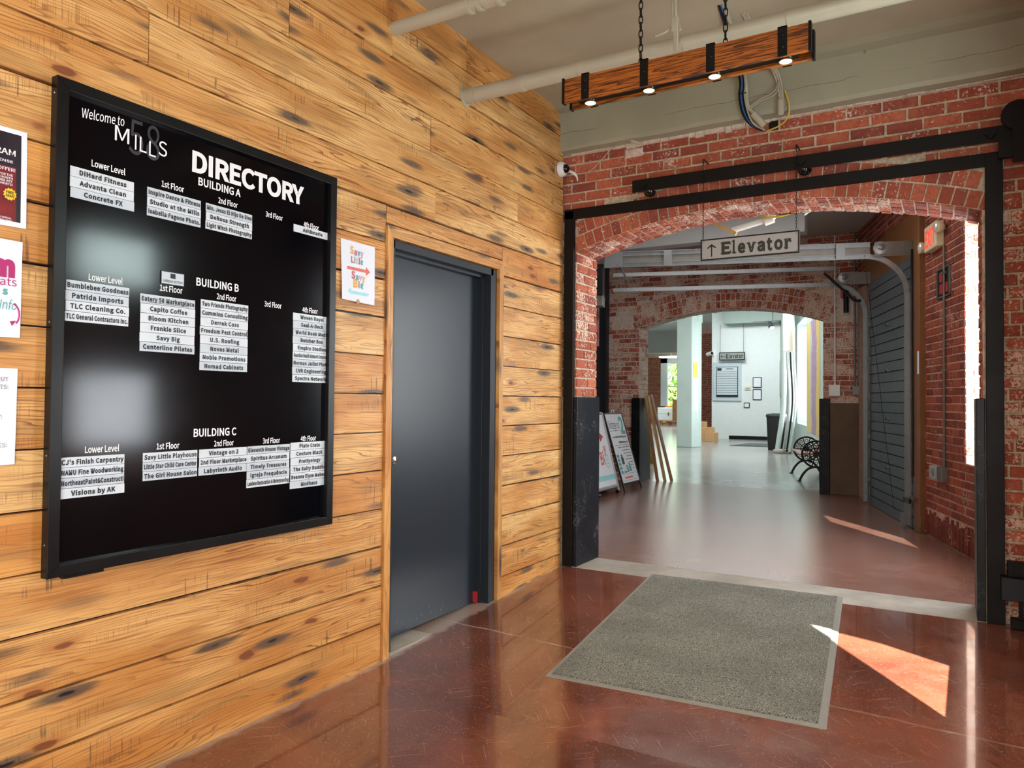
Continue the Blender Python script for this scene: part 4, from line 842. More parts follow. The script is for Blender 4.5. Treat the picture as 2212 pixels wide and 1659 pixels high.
# ------------------------------------------------------------------ passage: right wall frame of reference
WU = V((-0.2896, 0.9572, 0)); WN = V((-0.9572, -0.2896, 0)); WO = V((2.82, 7.283, 0))
def wp(s, h, d): return WO + WU * s + WN * d + ZZ * h
def wbox(b, s0, s1, h0, h1, d0, d1, mi=0, ch=0.0): return b.obox(WO, WU, ZZ, WN, s0, s1, h0, h1, d0, d1, mi, ch)
WS0, WS1, WH0, WH1, WT = -1.34, 0.170, 0.79, 3.71, 0.36
DS0, DS1, DH = 1.62, 3.40, 2.86
def passage_right():
    b = MB()
    wbox(b, -2.2, WS0, 0, 4.0, -WT, 0); wbox(b, WS1, DS0, 0, 4.0, -WT, 0); wbox(b, WS0, WS1, 0, WH0, -WT, 0); wbox(b, WS0, WS1, WH1, 4.0, -WT, 0)
    wbox(b, DS0, DS1, DH, 4.0, -WT, 0); wbox(b, DS1, 4.75, 0, 4.0, -WT, 0)
    courses(b, WO, WU, ZZ, WN, WS1, 1.45, 0.28, 3.9, lambda u, w: True, header=6, course=0.0735, proud=0.006)
    courses(b, WO, WU, ZZ, WN, 1.45, 4.3, 2.9, 3.9, lambda u, w: True, header=6, course=0.0735, proud=0.006)
    courses(b, WO, WU, ZZ, WN, WS0, WS1, 0.28, WH0, lambda u, w: True, course=0.0735, proud=0.006)
    u = WS0                                               # soldier course of rough dark bricks at the floor
    while u < 1.25: w = R.uniform(0.055, 0.085); b.obox(WO, WU, ZZ, WN, u, u + w - 0.012, 0.01, 0.20 + R.uniform(0, 0.07), 0, 0.012 + R.uniform(-0.006, 0.006), 1, 0.006, (R.random() * 0.3, 1, R.random())); u += w
    # far reveal of the window, sunlit, its brick whitened to add glare
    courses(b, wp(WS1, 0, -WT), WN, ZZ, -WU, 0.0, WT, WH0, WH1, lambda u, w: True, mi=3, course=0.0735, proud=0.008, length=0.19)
    structure(b.build('wall_passage_right', ['mortar_pink', 'brick_mid', 'threshold', 'brick_hall'], origin=(0, 0, 0)))
    w = bpy.data.objects.new('window_1', None); C.objects.link(w); w.location = wp((WS0 + WS1) / 2, WH0, -0.28); structure(w)
    f = MB(); k = 0.05
    for (a, c, e, g) in ((WS0, WS1, WH0, WH0 + k), (WS0, WS1, WH1 - k, WH1), (WS0, WS0 + k, WH0, WH1), (WS1 - 0.01, WS1, WH0, WH1), (WS0, WS1, 1.85, 1.89)): wbox(f, a, c, e, g, -0.34, -0.30)
    f.build('window_frame', 'white', w)
    g = MB(); wbox(g, WS0 + k, WS1, WH0 + k, WH1 - k, -0.322, -0.318); g.build('window_glass', 'glass', w)
passage_right()
def garage_door():
    t = thing('garage_door', 'slate grey sectional overhead door with galvanised tracks in the passage wall', 'garage door', wp(2.5, 0, 0))
    p = MB(); n = 24; h = DH / n
    for i in range(n): p.obox(WO, WU, ZZ, WN, DS0 - 0.05, DS1 + 0.07, i * h + 0.003, (i + 1) * h - 0.003, 0.014, 0.044 if i % 2 else 0.048, 0, 0.003)
    wbox(p, DS0 - 0.05, DS1 + 0.07, 0.0, DH + 0.05, 0.010, 0.020); p.build('door_panel', 'rolldoor', t)
    for s_ in (1.55, 3.46):
        # vertical track, curve and two horizontal tracks
        b = MB(); wbox(b, s_ - 0.012, s_ + 0.012, 0.04, 2.45, 0.075, 0.125); wbox(b, s_ - 0.03 if s_ < 2 else s_ + 0.012, s_ - 0.012 if s_ < 2 else s_ + 0.03, 0.04, 2.45, 0.07, 0.085); b.build('vertical_track', 'galv', t)
        b = MB(); wbox(b, s_ - 0.09 if s_ < 2 else s_ + 0.03, s_ - 0.03 if s_ < 2 else s_ + 0.09, 0.03, 3.0, 0.012, 0.05); b.build('track_angle', 'galv', t)
        pts = []; R_ = 0.40; zb = 2.45
        for k in range(13): a = PI / 2 * k / 12; pts.append((0.10 + R_ * (1 - math.cos(a)), zb + R_ * math.sin(a)))
        b = MB()
        for (d0, z0), (d1, z1) in zip(pts, pts[1:]):
            dv = V((d1 - d0, z1 - z0)).normalized(); nx, nz = -dv.y * 0.026, dv.x * 0.026
            q = [wp(s_ + e, z0 + g * nz, d0 + g * nx) for e in (-0.012, 0.012) for g in (-1, 1)] + [wp(s_ + e, z1 + g * nz, d1 + g * nx) for e in (-0.012, 0.012) for g in (-1, 1)]
            b.add(q, [(0, 1, 5, 4), (2, 6, 7, 3), (0, 4, 6, 2), (1, 3, 7, 5), (0, 2, 3, 1), (4, 5, 7, 6)])
        b.build('curved_track', 'galv', t)
        for z in (2.85, 2.975):
            if s_ > 2 and z > 2.9: z = 3.06
            b = MB(); wbox(b, s_ - 0.014, s_ + 0.014, z - 0.026, z - 0.018, 0.45, 3.35); wbox(b, s_ - 0.014, s_ + 0.014, z + 0.018, z + 0.026, 0.45, 3.35); wbox(b, s_ - 0.014 if s_ > 2 else s_ + 0.006, s_ - 0.006 if s_ > 2 else s_ + 0.014, z - 0.02, z + 0.02, 0.45, 3.35); b.build('horizontal_track', 'galv', t)
        b = MB(); wbox(b, s_ - 0.05, s_ - 0.045, 2.84, 2.995, 0.04, 0.42); b.build('header_plate', 'galv_d', t)
        if s_ < 2:
            b = MB(); wbox(b, s_ + 0.008, s_ + 0.012, 2.86, 2.965, 0.45, 3.35); b.build('track_web', 'galv_d', t)
        for d in ((0.70, 2.5, 3.05) if s_ < 2 else ()):
            b = MB(); wbox(b, s_ - 0.020, s_ - 0.016, 2.83, 3.0 if s_ < 2 else 3.08, d, d + 0.09); b.build('splice_plate', 'galv', t)
        b = MB(); b.lathe(wp(s_ - 0.05, 2.925, 0.37), -WU, [(0.062, 0), (0.066, 0.008), (0.056, 0.012), (0.056, 0.022), (0.066, 0.026), (0.066, 0.032), (0.03, 0.034), (0.016, 0.046), (0.016, 0.05)], 26); b.build('cable_drum', 'galv', t, True)
        for z in (0.3, 0.85, 1.35, 1.85, 2.3):
            b = MB(); wbox(b, s_ - 0.07 if s_ < 2 else s_ - 0.015, s_ + 0.015 if s_ < 2 else s_ + 0.07, z, z + 0.05, 0.03, 0.08); b.build('track_bracket', 'galv_d', t)
    # rear torsion shaft joining the tracks
    b = MB(); b.cyl(wp(1.40, 3.03, 3.16), wp(3.6, 2.99, 3.16), 0.013, 12); b.build('torsion_shaft', 'galv', t, True)
    hx = [wp(1.62 + 0.75 * k / 150, 3.025, 3.16) + (WN * math.cos(k * 2 * PI / 6.0) + ZZ * math.sin(k * 2 * PI / 6.0)) * 0.046 for k in range(151)]
    b = MB(); b.tube(hx, 0.009, 5); b.build('torsion_spring', 'galv', t, True)
    b = MB(); b.lathe(wp(1.42, 3.03, 3.16), -WU, [(0.07, -0.06), (0.075, -0.05), (0.062, -0.044), (0.062, -0.012), (0.075, -0.006), (0.075, 0.0), (0.05, 0.002), (0.05, -0.01), (0.014, -0.01), (0.014, 0.02)], 26); b.build('cable_drum', 'galv_d', t, True)
    b = MB(); wbox(b, 1.42, 1.43, 2.80, 3.06, 3.08, 3.24); b.build('end_plate', 'galv', t)
    b = MB(); wbox(b, 1.45, 1.62, 2.50, 2.86, 3.26, 3.40); b.build('operator_box', 'black', t, bevel=0.008)
    b = MB(); wbox(b, 1.47, 1.66, 2.38, 2.50, 3.26, 3.38); b.build('operator_motor', 'galv_d', t, bevel=0.008)
    b = MB(); b.tube(curve_pts([wp(3.30, 2.98, 0.62), wp(3.30, 2.72, 0.36), wp(3.30, 2.62, 0.26), wp(3.30, 2.61, 0.18)]), 0.018, 8); b.build('door_arm', 'black', t, True)
    for z in (0.55, 1.12, 1.68, 2.22):
        for s_ in (1.66, 2.52): b = MB(); b.lathe(wp(s_, z, 0.046), WN, [(0.022, 0), (0.02, 0.01), (0.011, 0.02), (0.011, 0.034), (0.014, 0.04)], 12); b.build('hinge_bolt', 'galv_d', t, True)
    b = MB(); b.cyl(wp(2.25, 0.1, 0.055), wp(2.45, 2.85, 0.30), 0.0025, 5); b.build('lift_cable', 'black', t)
    b = MB(); wbox(b, 1.40, 1.62, 0.28, 0.325, 0.10, 0.125); b.build('slide_bolt', 'black', t)
    b = MB(); wbox(b, 1.56, 1.66, 0.04, 0.16, 0.10, 0.14); b.build('bottom_bracket', 'galv', t)
    # wooden jamb posts
    b = MB(); wbox(b, 1.27, 1.47, 0.0, 3.5, -0.02, 0.06); structure(b.build('trim_5', 'jambwood', origin=(0, 0, 0), bevel=0.006))
    b = MB(); wbox(b, 1.47, 3.75, DH + 0.0, DH + 0.46, -0.02, 0.035); structure(b.build('trim_6', 'jambwood', origin=(0, 0, 0), bevel=0.006))
    b = MB(); wbox(b, 1.46, 1.50, 0.55, 2.9, 0.05, 0.075); b.build('rubber_seal', 'black', t)
    q = thing('warning_label', 'narrow white and red warning label on the amber door post', 'label', wp(1.33, 1.60, 0.062)); b = MB(); wbox(b, 1.275, 1.33, 1.60, 1.83, 0.0605, 0.062); b.build('label_paper', 'paper', q); b = MB(); wbox(b, 1.275, 1.33, 1.83, 1.90, 0.0605, 0.0622); b.build('red_header', 'red', q)
garage_door()
def passage_fixtures():
    t = thing('exit_sign', 'cream exit sign with red letters and two lamp heads on the passage brick', 'exit sign', wp(0.86, 2.77, 0.0))
    b = MB(); wbox(b, 0.68, 1.04, 2.77, 3.01, 0.006, 0.075); b.build('housing', 'cream', t, bevel=0.008)
    q = MB(); write(q, 'EXIT', wp(0.86, 2.81, 0.0755), -WU, ZZ, WN, 0.155, width=0.30, bold=0.02, res=3); q.build('exit_lettering', 'red_lit', t)
    for s_, z in ((0.62, 2.93), (1.12, 2.84)):
        b = MB(); b.lathe(wp(s_, z, 0.05), WN, [(0.02, -0.03), (0.045, -0.01), (0.055, 0.03), (0.055, 0.045)], 20); hd = b.build('lamp_head', 'cream', t, True)
        b = MB(); b.lathe(wp(s_, z, 0.096), WN, [(0.048, 0), (0.04, 0.008), (0.01, 0.012)], 18); b.build('lamp_lens', 'lens', hd, True)
    b = MB(); b.lathe(wp(0.76, 2.768, 0.05), -ZZ, [(0.006, 0), (0.004, 0.004)], 8); b.build('indicator_light', 'red_lit', t)
    t = thing('wall_conduit', 'thin vertical conduit running down the passage brick to an outlet box', 'conduit', wp(0.66, 0.6, 0.02))
    b = MB(); b.cyl(wp(0.655, 0.72, 0.022), wp(0.635, 2.77, 0.022), 0.011, 10); b.build('tube', 'galv_d', t, True)
    for z in (1.6, 2.5): b = MB(); b.box(0, 0, 0, 0, 0, 0); b = MB(); wbox(b, 0.615, 0.695, z, z + 0.022, 0.006, 0.036); b.build('pipe_strap', 'galv_d', t)
    b = MB(); wbox(b, 0.60, 0.72, 0.585, 0.72, 0.006, 0.06); ob = b.build('outlet_box', 'galv_d', t, bevel=0.004)
    t2 = thing('outlet_cover', 'grey weatherproof outlet cover beside the conduit box on the passage brick', 'outlet', wp(0.83, 0.585, 0.0)); b = MB(); wbox(b, 0.735, 0.92, 0.59, 0.715, 0.006, 0.075); b.build('cover', 'grey', t2, bevel=0.01)
    b = MB(); b.cyl(wp(0.80, 0.655, 0.075), wp(0.80, 0.655, 0.08), 0.03, 16); b.build('socket_lid', 'galv', t2)
    t = thing('red_notice', 'small dark framed red notice behind the conduit on the passage brick', 'notice', wp(0.69, 2.30, 0.0)); b = MB(); wbox(b, 0.52, 0.86, 2.30, 2.56, 0.006, 0.012); b.build('panel', 'black', t)
    f = MB()
    for (a, c, e, g) in ((0.51, 0.87, 2.29, 2.305), (0.51, 0.87, 2.555, 2.57), (0.51, 0.525, 2.29, 2.57), (0.855, 0.87, 2.29, 2.57)): wbox(f, a, c, e, g, 0.006, 0.02)
    f.build('frame', 'galv_d', t); q = MB(); wbox(q, 0.57, 0.80, 2.33, 2.42, 0.012, 0.0135); wbox(q, 0.72, 0.80, 2.44, 2.53, 0.012, 0.0135); q.build('red_block', 'red', t)
passage_fixtures()

A2 = Arch(-1.69, 1.10, 2.50, 2.745)
def wall_arch_far():
    b = MB(); arch_slab(b, A2, -3.2, 2.2, 11.457, 11.86, 4.6)
    ro = A2.R + 3 * 0.116
    def ins(x, z): return not ((x - A2.cx) ** 2 + (z - A2.cz) ** 2 < (ro + 0.012) ** 2 and abs(x - A2.cx) < 1.9) and not (A2.x0 < x < A2.x1 and z < 2.9)
    courses(b, (0, 11.457, 0), XX, ZZ, -YY, -2.3, -1.69, 0.05, 2.5, lambda x, z: True, proud=0.008)
    courses(b, (0, 11.457, 0), XX, ZZ, -YY, 1.10, 1.75, 1.32, 2.5, lambda x, z: True, proud=0.008)
    courses(b, (0, 11.457, 0), XX, ZZ, -YY, -2.3, 1.75, 2.48, 3.8, ins, proud=0.008)
    arch_rings(b, A2, 11.457, 3, ext=0.02, xmin=-2.0, xmax=1.5)
    courses(b, (A2.x0, 11.45, 0), YY, ZZ, XX, 0, 0.40, 1.35, 2.5, lambda x, z: True, mi=2, proud=0.008); soffit(b, A2, 11.45, 11.855, 2)
    structure(b.build('wall_passage_end', ['mortar_pale', 'brick_pale', 'brick_hall'], origin=(0, 0, 0)))
    b = MB(); b.box(-1.80, -1.655, 11.40, 11.90, 0, 1.352); structure(b.build('trim_7', 'worn2', origin=(0, 0, 0), bevel=0.004))
    b = MB(); b.box(1.055, 1.195, 11.39, 11.90, 0, 1.36); structure(b.build('trim_8', 'worn2', origin=(0, 0, 0), bevel=0.004))
    b = MB(); b.box(1.195, 1.80, 11.405, 11.457, 0, 1.30); structure(b.build('trim_9', 'plaster', origin=(0, 0, 0), bevel=0.01))
    # left side of the passage: charcoal door and wall
    b = MB(); b.box(-2.55, -2.22, 5.69, 10.3, 0, 4.0); b.box(-2.55, -2.22, 10.3, 11.457, 2.95, 4.0); b.box(-2.55, -2.22, 11.36, 11.457, 0, 2.95); structure(b.build('wall_passage_left', 'doorframe', origin=(0, 0, 0)))
    d = bpy.data.objects.new('door_3', None); C.objects.link(d); d.location = (-2.3, 10.8, 0); structure(d)
    b = MB(); b.box(-2.32, -2.26, 10.3, 11.36, 0.01, 2.95); b.build('door_leaf', 'doorframe', d)
    b = MB(); b.box(-2.26, -2.20, 11.28, 11.36, 0, 2.95); b.box(-2.26, -2.20, 10.3, 10.38, 0, 2.95); b.box(-2.25, -2.22, 10.85, 10.89, 0, 2.95); b.build('door_frame', 'doorframe', d)
    b = MB(); b.tube([(-2.25, 11.18, 1.02), (-2.17, 11.18, 1.02), (-2.17, 11.06, 1.02)], 0.012, 8); b.build('door_handle', 'black', d, True)
    b = MB(); b.box(-3.2, 3.45, 5.69, 11.86, 3.72, 4.0); structure(b.build('ceiling_passage', 'white_ceiling', origin=(0, 0, 0)))
    b = MB(); b.box(-3.2, 0.0, 5.50, 5.69, 0, 4.0); b.box(3.3, 3.5, 5.50, 5.69, 0, 4.0); b.box(-0.3, 3.5, 5.50, 5.69, 3.75, 4.0); structure(b.build('wall_passage_front', 'mortar_pink', origin=(0, 0, 0)))
    for i, (y0, z0, h) in enumerate(((6.9, 3.36, 0.36), (9.6, 3.40, 0.32))): b = MB(); b.box(-2.3, 1.95 - (y0 - 6.9) * 0.3, y0, y0 + 0.22, z0, z0 + h); structure(b.build('beam', 'white_ceiling', origin=(0, 0, 0), bevel=0.01))
wall_arch_far()
def passage_things():
    t = thing('white_duct', 'pale insulated pipe crossing high behind the first arch', 'pipe', (0.8, 6.55, 2.9))
    b = MB(); b.tube(curve_pts([(-1.9, 6.6, 2.96), (0.2, 6.5, 2.97), (1.6, 6.45, 3.02), (2.6, 6.4, 3.08)]), 0.075, 16); b.build('pipe_run', 'white', t, True)
    b = MB(); b.tube(curve_pts([(-1.9, 6.46, 2.87), (0.2, 6.38, 2.885), (1.0, 6.36, 2.93), (2.6, 6.30, 2.97)]), 0.012, 8); b.build('wire', 'grey', t, True)
    t = thing('plastic_pipe', 'white plastic pipe with an elbow and a yellow cable behind the sign', 'pipe', (1.4, 6.15, 2.8))
    b = MB(); b.tube(curve_pts([(1.28, 6.2, 3.15), (1.33, 6.2, 2.90), (1.42, 6.2, 2.79)]), 0.026, 12); b.tube([(1.42, 6.2, 2.79), (1.10, 6.2, 2.725)], 0.024, 12); b.build('pipe_run', 'whitepl', t, True)
    b = MB(); b.tube([(1.375, 6.2, 2.83), (1.43, 6.2, 2.78)], 0.034, 12); b.tube([(1.43, 6.2, 2.785), (1.36, 6.2, 2.765)], 0.033, 12); b.build('elbow', 'whitepl', t, True)
    b = MB(); b.tube(curve_pts([(1.27, 6.17, 3.1), (1.26, 6.16, 2.9), (1.36, 6.16, 2.80), (1.50, 6.16, 2.79), (1.62, 6.16, 2.82)]), 0.008, 8); b.build('yellow_cable', 'yellow', t, True)
    b = MB(); b.tube(curve_pts([(1.33, 6.15, 3.1), (1.34, 6.15, 2.92), (1.44, 6.15, 2.82), (1.62, 6.15, 2.80)]), 0.009, 8); b.build('black_cable', 'black', t, True)
    t = thing('sprinkler_drop', 'short white pipe drop right of the plastic elbow behind the arch', 'pipe', (1.66, 6.2, 2.75)); b = MB(); b.tube([(1.655, 6.2, 3.15), (1.66, 6.2, 2.83)], 0.021, 12); b.build('pipe_run', 'whitepl', t, True); b = MB(); b.tube([(1.64, 6.2, 2.86), (1.685, 6.2, 2.80)], 0.028, 12); b.build('elbow', 'grey', t, True)
    t = thing('wood_lath', 'pale wooden lath slanting behind the hanging sign', 'lath', (1.0, 6.6, 2.7)); b = MB(); b.tube([(0.55, 6.05, 3.02), (0.55 + 0.62, 6.05, 2.66)], 0.02, 4); b.build('lath_body', 'oakpale', t); b = MB(); b.cyl((0.60, 6.05, 2.99), (0.60, 6.05, 3.72), 0.006, 6); b.build('hanger_wire', 'grey', t)
    t = thing('pink_poster', 'pink food poster on the charcoal passage door', 'poster', (-2.25, 10.98, 2.2)); b = MB(); b.box(-2.2599, -2.255, 10.80, 11.12, 2.19, 2.90); b.build('print', 'pinkposter', t)
    b = MB(); b.lathe((-2.255, 10.98, 2.70), XX, [(0.13, 0), (0.13, 0.001)], 18); b.build('food_picture', 'oak', t); b = MB(); b.lathe((-2.255, 10.98, 2.36), XX, [(0.12, 0), (0.12, 0.001), (0.10, 0.001)], 18); b.build('badge', 'coral', t)
    # freestanding signs
    t = thing('vintage_easel_sign', 'white Vintage on 2 board on a black folding easel beside the far pier', 'sign', (-1.5, 10.3, 0))
    # front panel plane: foot line x=-1.36 leaning back toward -x
    def fp(w, h): return V((-1.34 - 0.30 * h, 9.99 + 0.66 * w, 0.0 + h * 0.985))      # h along slope
    def bp(w, h): return V((-2.02 + 0.30 * h, 9.99 + 0.66 * w, h * 0.985))
    NRM = V((0.985, 0, 0.30)).normalized(); U_ = YY; W_ = (fp(0, 1) - fp(0, 0)).normalized()
    H = 1.13
    b = MB()
    for w in (0.0, 1.0): b.tube([fp(w, 0), fp(w, H)], 0.014, 6)
    for h in (0.11, H): b.tube([fp(0, h), fp(1, h)], 0.014, 6)
    b.build('front_frame', 'black', t)
    b = MB(); b.add([fp(0.02, 0.12) - NRM * 0.004, fp(0.98, 0.12) - NRM * 0.004, fp(0.98, H - 0.01) - NRM * 0.004, fp(0.02, H - 0.01) - NRM * 0.004, fp(0.02, 0.12) + NRM * 0.006, fp(0.98, 0.12) + NRM * 0.006, fp(0.98, H - 0.01) + NRM * 0.006, fp(0.02, H - 0.01) + NRM * 0.006], [(3, 2, 1, 0), (4, 5, 6, 7), (0, 1, 5, 4), (1, 2, 6, 5), (2, 3, 7, 6), (3, 0, 4, 7)]); b.build('board', 'paper', t)
    b = MB()
    for w in (0.0, 1.0): b.tube([bp(w, 0), bp(w, H)], 0.014, 6)
    b.tube([bp(0, 0.25), bp(1, 0.25)], 0.012, 6); b.build('rear_frame', 'black', t)
    b = MB(); b.add([bp(0.02, 0.5), bp(0.98, 0.5), bp(0.98, H - 0.01), bp(0.02, H - 0.01)], [(0, 1, 2, 3)]); bb = b.build('rear_board', 'paper', t)
    md = bb.modifiers.new('s', 'SOLIDIFY'); md.thickness = 0.006
    b = MB(); b.tube([fp(0, 0.52), bp(0, 0.52)], 0.007, 6); b.build('spreader_bar', 'black', t); b = MB(); b.tube([fp(1, 0.52), bp(1, 0.52)], 0.007, 6); b.build('spreader_bar', 'black', t)
    b = MB(); q0 = fp(0.5, H); b.tube([q0 + V((0, -0.05, 0)), q0 + V((0, -0.05, 0.05)), q0 + V((0, 0.05, 0.05)), q0 + V((0, 0.05, 0))], 0.007, 6); b.build('carry_handle', 'whitepl', t)
    q = MB(); write(q, 'Vintage on', fp(0.06, 0.90) + NRM * 0.0065, U_, W_, NRM, 0.12, width=0.40, align='l', bold=0.0)
    def bar(w0, w1, h, hh): a = fp(w0, h) + NRM * 0.0068; c = fp(w1, h) + NRM * 0.0068; q.add([a, c, c + W_ * hh, a + W_ * hh], [(0, 1, 2, 3)])
    bar(0.05, 0.68, 0.87, 0.005); bar(0.1, 0.92, 0.655, 0.005); bar(0.12, 0.92, 0.24, 0.004); bar(0.05, 0.9, 0.145, 0.004)
    rr = random.Random(3)
    for (w0, w1, h, hh) in ((0.12, 0.9, 0.765, 0.032), (0.40, 0.92, 0.685, 0.032), (0.25, 0.92, 0.62, 0.014), (0.45, 0.92, 0.575, 0.014), (0.5, 0.92, 0.53, 0.014), (0.62, 0.92, 0.485, 0.014), (0.5, 0.92, 0.44, 0.014), (0.7, 0.92, 0.395, 0.014), (0.72, 0.92, 0.35, 0.014), (0.8, 0.92, 0.305, 0.014)):
        w = w0
        while w < w1 - 0.02: e = min(w1, w + rr.uniform(0.02, 0.06)); bar(w, e, h + rr.uniform(-0.003, 0.003), hh * rr.uniform(0.6, 1)); w = e + 0.012
    q.build('lettering', 'ink', t)
    q = MB(); write(q, '2', fp(0.80, 0.83) + NRM * 0.0068, U_, W_, NRM, 0.24, width=0.17, bold=0.03, res=5)
    def blk(w0, w1, h0, h1): q.add([fp(w0, h0) + NRM * 0.007, fp(w1, h0) + NRM * 0.007, fp(w1, h1) + NRM * 0.007, fp(w0, h1) + NRM * 0.007], [(0, 1, 2, 3)])
    for k in range(5): blk(0.06, 0.19, 0.25 + k * 0.058, 0.25 + k * 0.058 + 0.045)
    q.add([fp(0.56, 0.27) + NRM * 0.007, fp(0.72, 0.27) + NRM * 0.007, fp(0.67, 0.40) + NRM * 0.007, fp(0.61, 0.40) + NRM * 0.007], [(0, 1, 2, 3)]); blk(0.44, 0.54, 0.26, 0.36); q.build('teal_picture', 'teal', t)
    q = MB(); blk(0.26, 0.40, 0.38, 0.48); blk(0.29, 0.37, 0.48, 0.52); blk(0.25, 0.42, 0.26, 0.275); blk(0.28, 0.29, 0.27, 0.38); blk(0.38, 0.39, 0.27, 0.38); q.build('ink_picture', 'ink', t)
    q = MB(); write(q, 'The Big Turtle', fp(0.42, 0.175) + NRM * 0.007, U_, W_, NRM, 0.04, width=0.33, bold=0.0, res=2) if False else blk(0.2, 0.65, 0.175, 0.20); q.build('red_line', 'coral', t)
    t = thing('savy_sandwich_board', 'grey framed white sandwich board half hidden behind the black arch jamb', 'sign', (-1.6, 9.4, 0))
    def gp(w, h): return V((-1.33 - 0.24 * h, 9.02 + 0.72 * w, 0.02 + h * 0.97))
    def hp(w, h): return V((-1.90 + 0.24 * h, 9.02 + 0.72 * w, 0.02 + h * 0.97))
    N2 = V((0.97, 0, 0.24)).normalized(); W2 = (gp(0, 1) - gp(0, 0)).normalized(); H = 1.14
    for nm, fn in (('front_frame', gp), ('rear_frame', hp)):
        b = MB()
        for w in (0, 1): b.tube([fn(w, 0.04), fn(w, H)], 0.020, 6)
        for h in (0.10, H): b.tube([fn(0, h), fn(1, h)], 0.026 if h < 1 else 0.018, 6)
        b.build(nm, 'grey', t)
        b = MB()
        for w in (0.04, 0.96): b.cyl(fn(w, 0.02) - YY * 0.03, fn(w, 0.02) + YY * 0.03, 0.028, 12)
        b.build('foot_wheel', 'black', t, True)
        b = MB(); a = [fn(0.03, 0.12), fn(0.97, 0.12), fn(0.97, H - 0.02), fn(0.03, H - 0.02)]; b.add([p - N2 * 0.004 for p in a] + [p + N2 * 0.004 for p in a], [(3, 2, 1, 0), (4, 5, 6, 7), (0, 1, 5, 4), (1, 2, 6, 5), (2, 3, 7, 6), (3, 0, 4, 7)]); b.build('board', 'paper', t)
    q = MB(); q.add([gp(0.03, 0.20) + N2 * 0.005, gp(0.97, 0.20) + N2 * 0.005, gp(0.97, 0.27) + N2 * 0.005, gp(0.03, 0.27) + N2 * 0.005], [(0, 1, 2, 3)]); write(q, 'g', gp(0.77, 0.42) + N2 * 0.005, YY, W2, N2, 0.17, width=0.12, bold=0.0); q.build('aqua_band', 'aqua', t)
    q = MB(); write(q, 'Bi', gp(0.55, 0.42) + N2 * 0.005, YY, W2, N2, 0.17, width=0.14, bold=0.02); write(q, 'y', gp(0.74, 0.58) + N2 * 0.005, YY, W2, N2, 0.12, width=0.09, bold=0.02); q.build('orange_lettering', 'coral', t)
    q = MB(); q.add([gp(w, h) + N2 * 0.005 for (w, h) in ((0.2, 0.78), (0.62, 0.78), (0.62, 0.83), (0.2, 0.83))], [(0, 1, 2, 3)]); q.add([gp(w, h) + N2 * 0.005 for (w, h) in ((0.62, 0.73), (0.80, 0.805), (0.62, 0.88))], [(0, 1, 2)]); q.build('red_arrow', 'red', t)
    # boards leaning in the far archway
    for i, (x, y, tx, ty, m, lb) in enumerate(((-1.42, 11.60, -1.640, 11.62, 'oak', 'dark leaning wooden board nearest the black pier of the far arch'), (-1.34, 11.73, -1.640, 11.75, 'oakpale', 'pale leaning wooden strip in the middle of the boards at the far arch'), (-1.27, 11.86, -1.640, 11.87, 'oak', 'brown leaning wooden board farthest out from the far arch pier'))):
        b = MB(); a = V((x, y, 0)); c = V((tx, ty, 1.36 + 0.03 * i)); e = (c - a).normalized(); sd_ = YY; nn = e.cross(sd_).normalized(); sd_ = nn.cross(e)
        b.obox(a, e, sd_, nn, 0.0, (c - a).length, -0.045, 0.045, -0.012, 0.012); tag(b.build('leaning_board', m), lb, 'board', 'wooden boards leaning at the far arch')
    t = thing('framed_canvas', 'gilt framed navy picture leaning behind the far arch pier', 'picture', (-2.9, 15.3, 0))
    o = V((-2.62, 14.95, 0.0)); U3 = V((-0.86, 0.5, 0)).normalized(); W3 = V((-0.10, -0.17, 0.98)).normalized(); N3 = U3.cross(W3) * -1
    if N3.y > 0: N3 = -N3
    b = MB()
    for (a, c, e, g) in ((0, 0.9, 0, 0.11), (0, 0.9, 1.09, 1.2), (0, 0.11, 0.11, 1.09), (0.79, 0.9, 0.11, 1.09)): b.obox(o, U3, W3, N3, a, c, e, g, 0, 0.05, 0, 0.01)
    b.build('frame', 'gold', t); b = MB(); b.obox(o, U3, W3, N3, 0.1, 0.8, 0.1, 1.1, 0.0, 0.02); b.build('canvas', 'navy', t)
    b = MB(); b.obox(o, U3, W3, N3, 0.42, 0.74, 0.55, 0.56, 0.02, 0.022); b.obox(o, U3, W3, N3, 0.42, 0.43, 0.55, 1.05, 0.02, 0.022); b.build('white_line', 'vinyl', t)
    t = thing('junction_box', 'white square switch box on the pale brick right of the far arch', 'switch box', (1.24, 11.44, 1.4)); b = MB(); b.box(1.18, 1.33, 11.395, 11.444, 1.40, 1.56); b.build('cover', 'whitepl', t, bevel=0.006)
    b = MB(); b.cyl((1.26, 11.425, 1.56), (1.26, 11.425, 3.70), 0.012, 10); b.build('riser_conduit', 'whitepl', t, True); b = MB(); b.box(1.33, 1.488, 11.415, 11.44, 1.47, 1.495); b.build('link_conduit', 'galv_d', t)
    t = thing('double_outlet', 'dark double outlet box left of the galvanised track on pale brick', 'outlet', (1.54, 11.44, 1.4)); b = MB(); b.box(1.49, 1.60, 11.395, 11.444, 1.41, 1.54); b.build('box', 'galv_d', t, bevel=0.004)
    for x in (1.52, 1.57): b = MB(); b.cyl((x, 11.425, 1.54), (x, 11.425, 3.70), 0.014, 10); b.build('riser_conduit', 'galv_d', t, True)
    t = thing('black_cylinder', 'dark tube with a red collar hung high on the pale brick', 'tube', (1.40, 11.42, 2.55)); b = MB(); b.cyl((1.41, 11.40, 2.58), (1.41, 11.40, 3.0), 0.035, 14); b.build('tube_body', 'black', t, True); b = MB(); b.box(1.34, 1.375, 11.38, 11.449, 2.80, 2.92); b.build('red_collar', 'red', t)
passage_things()

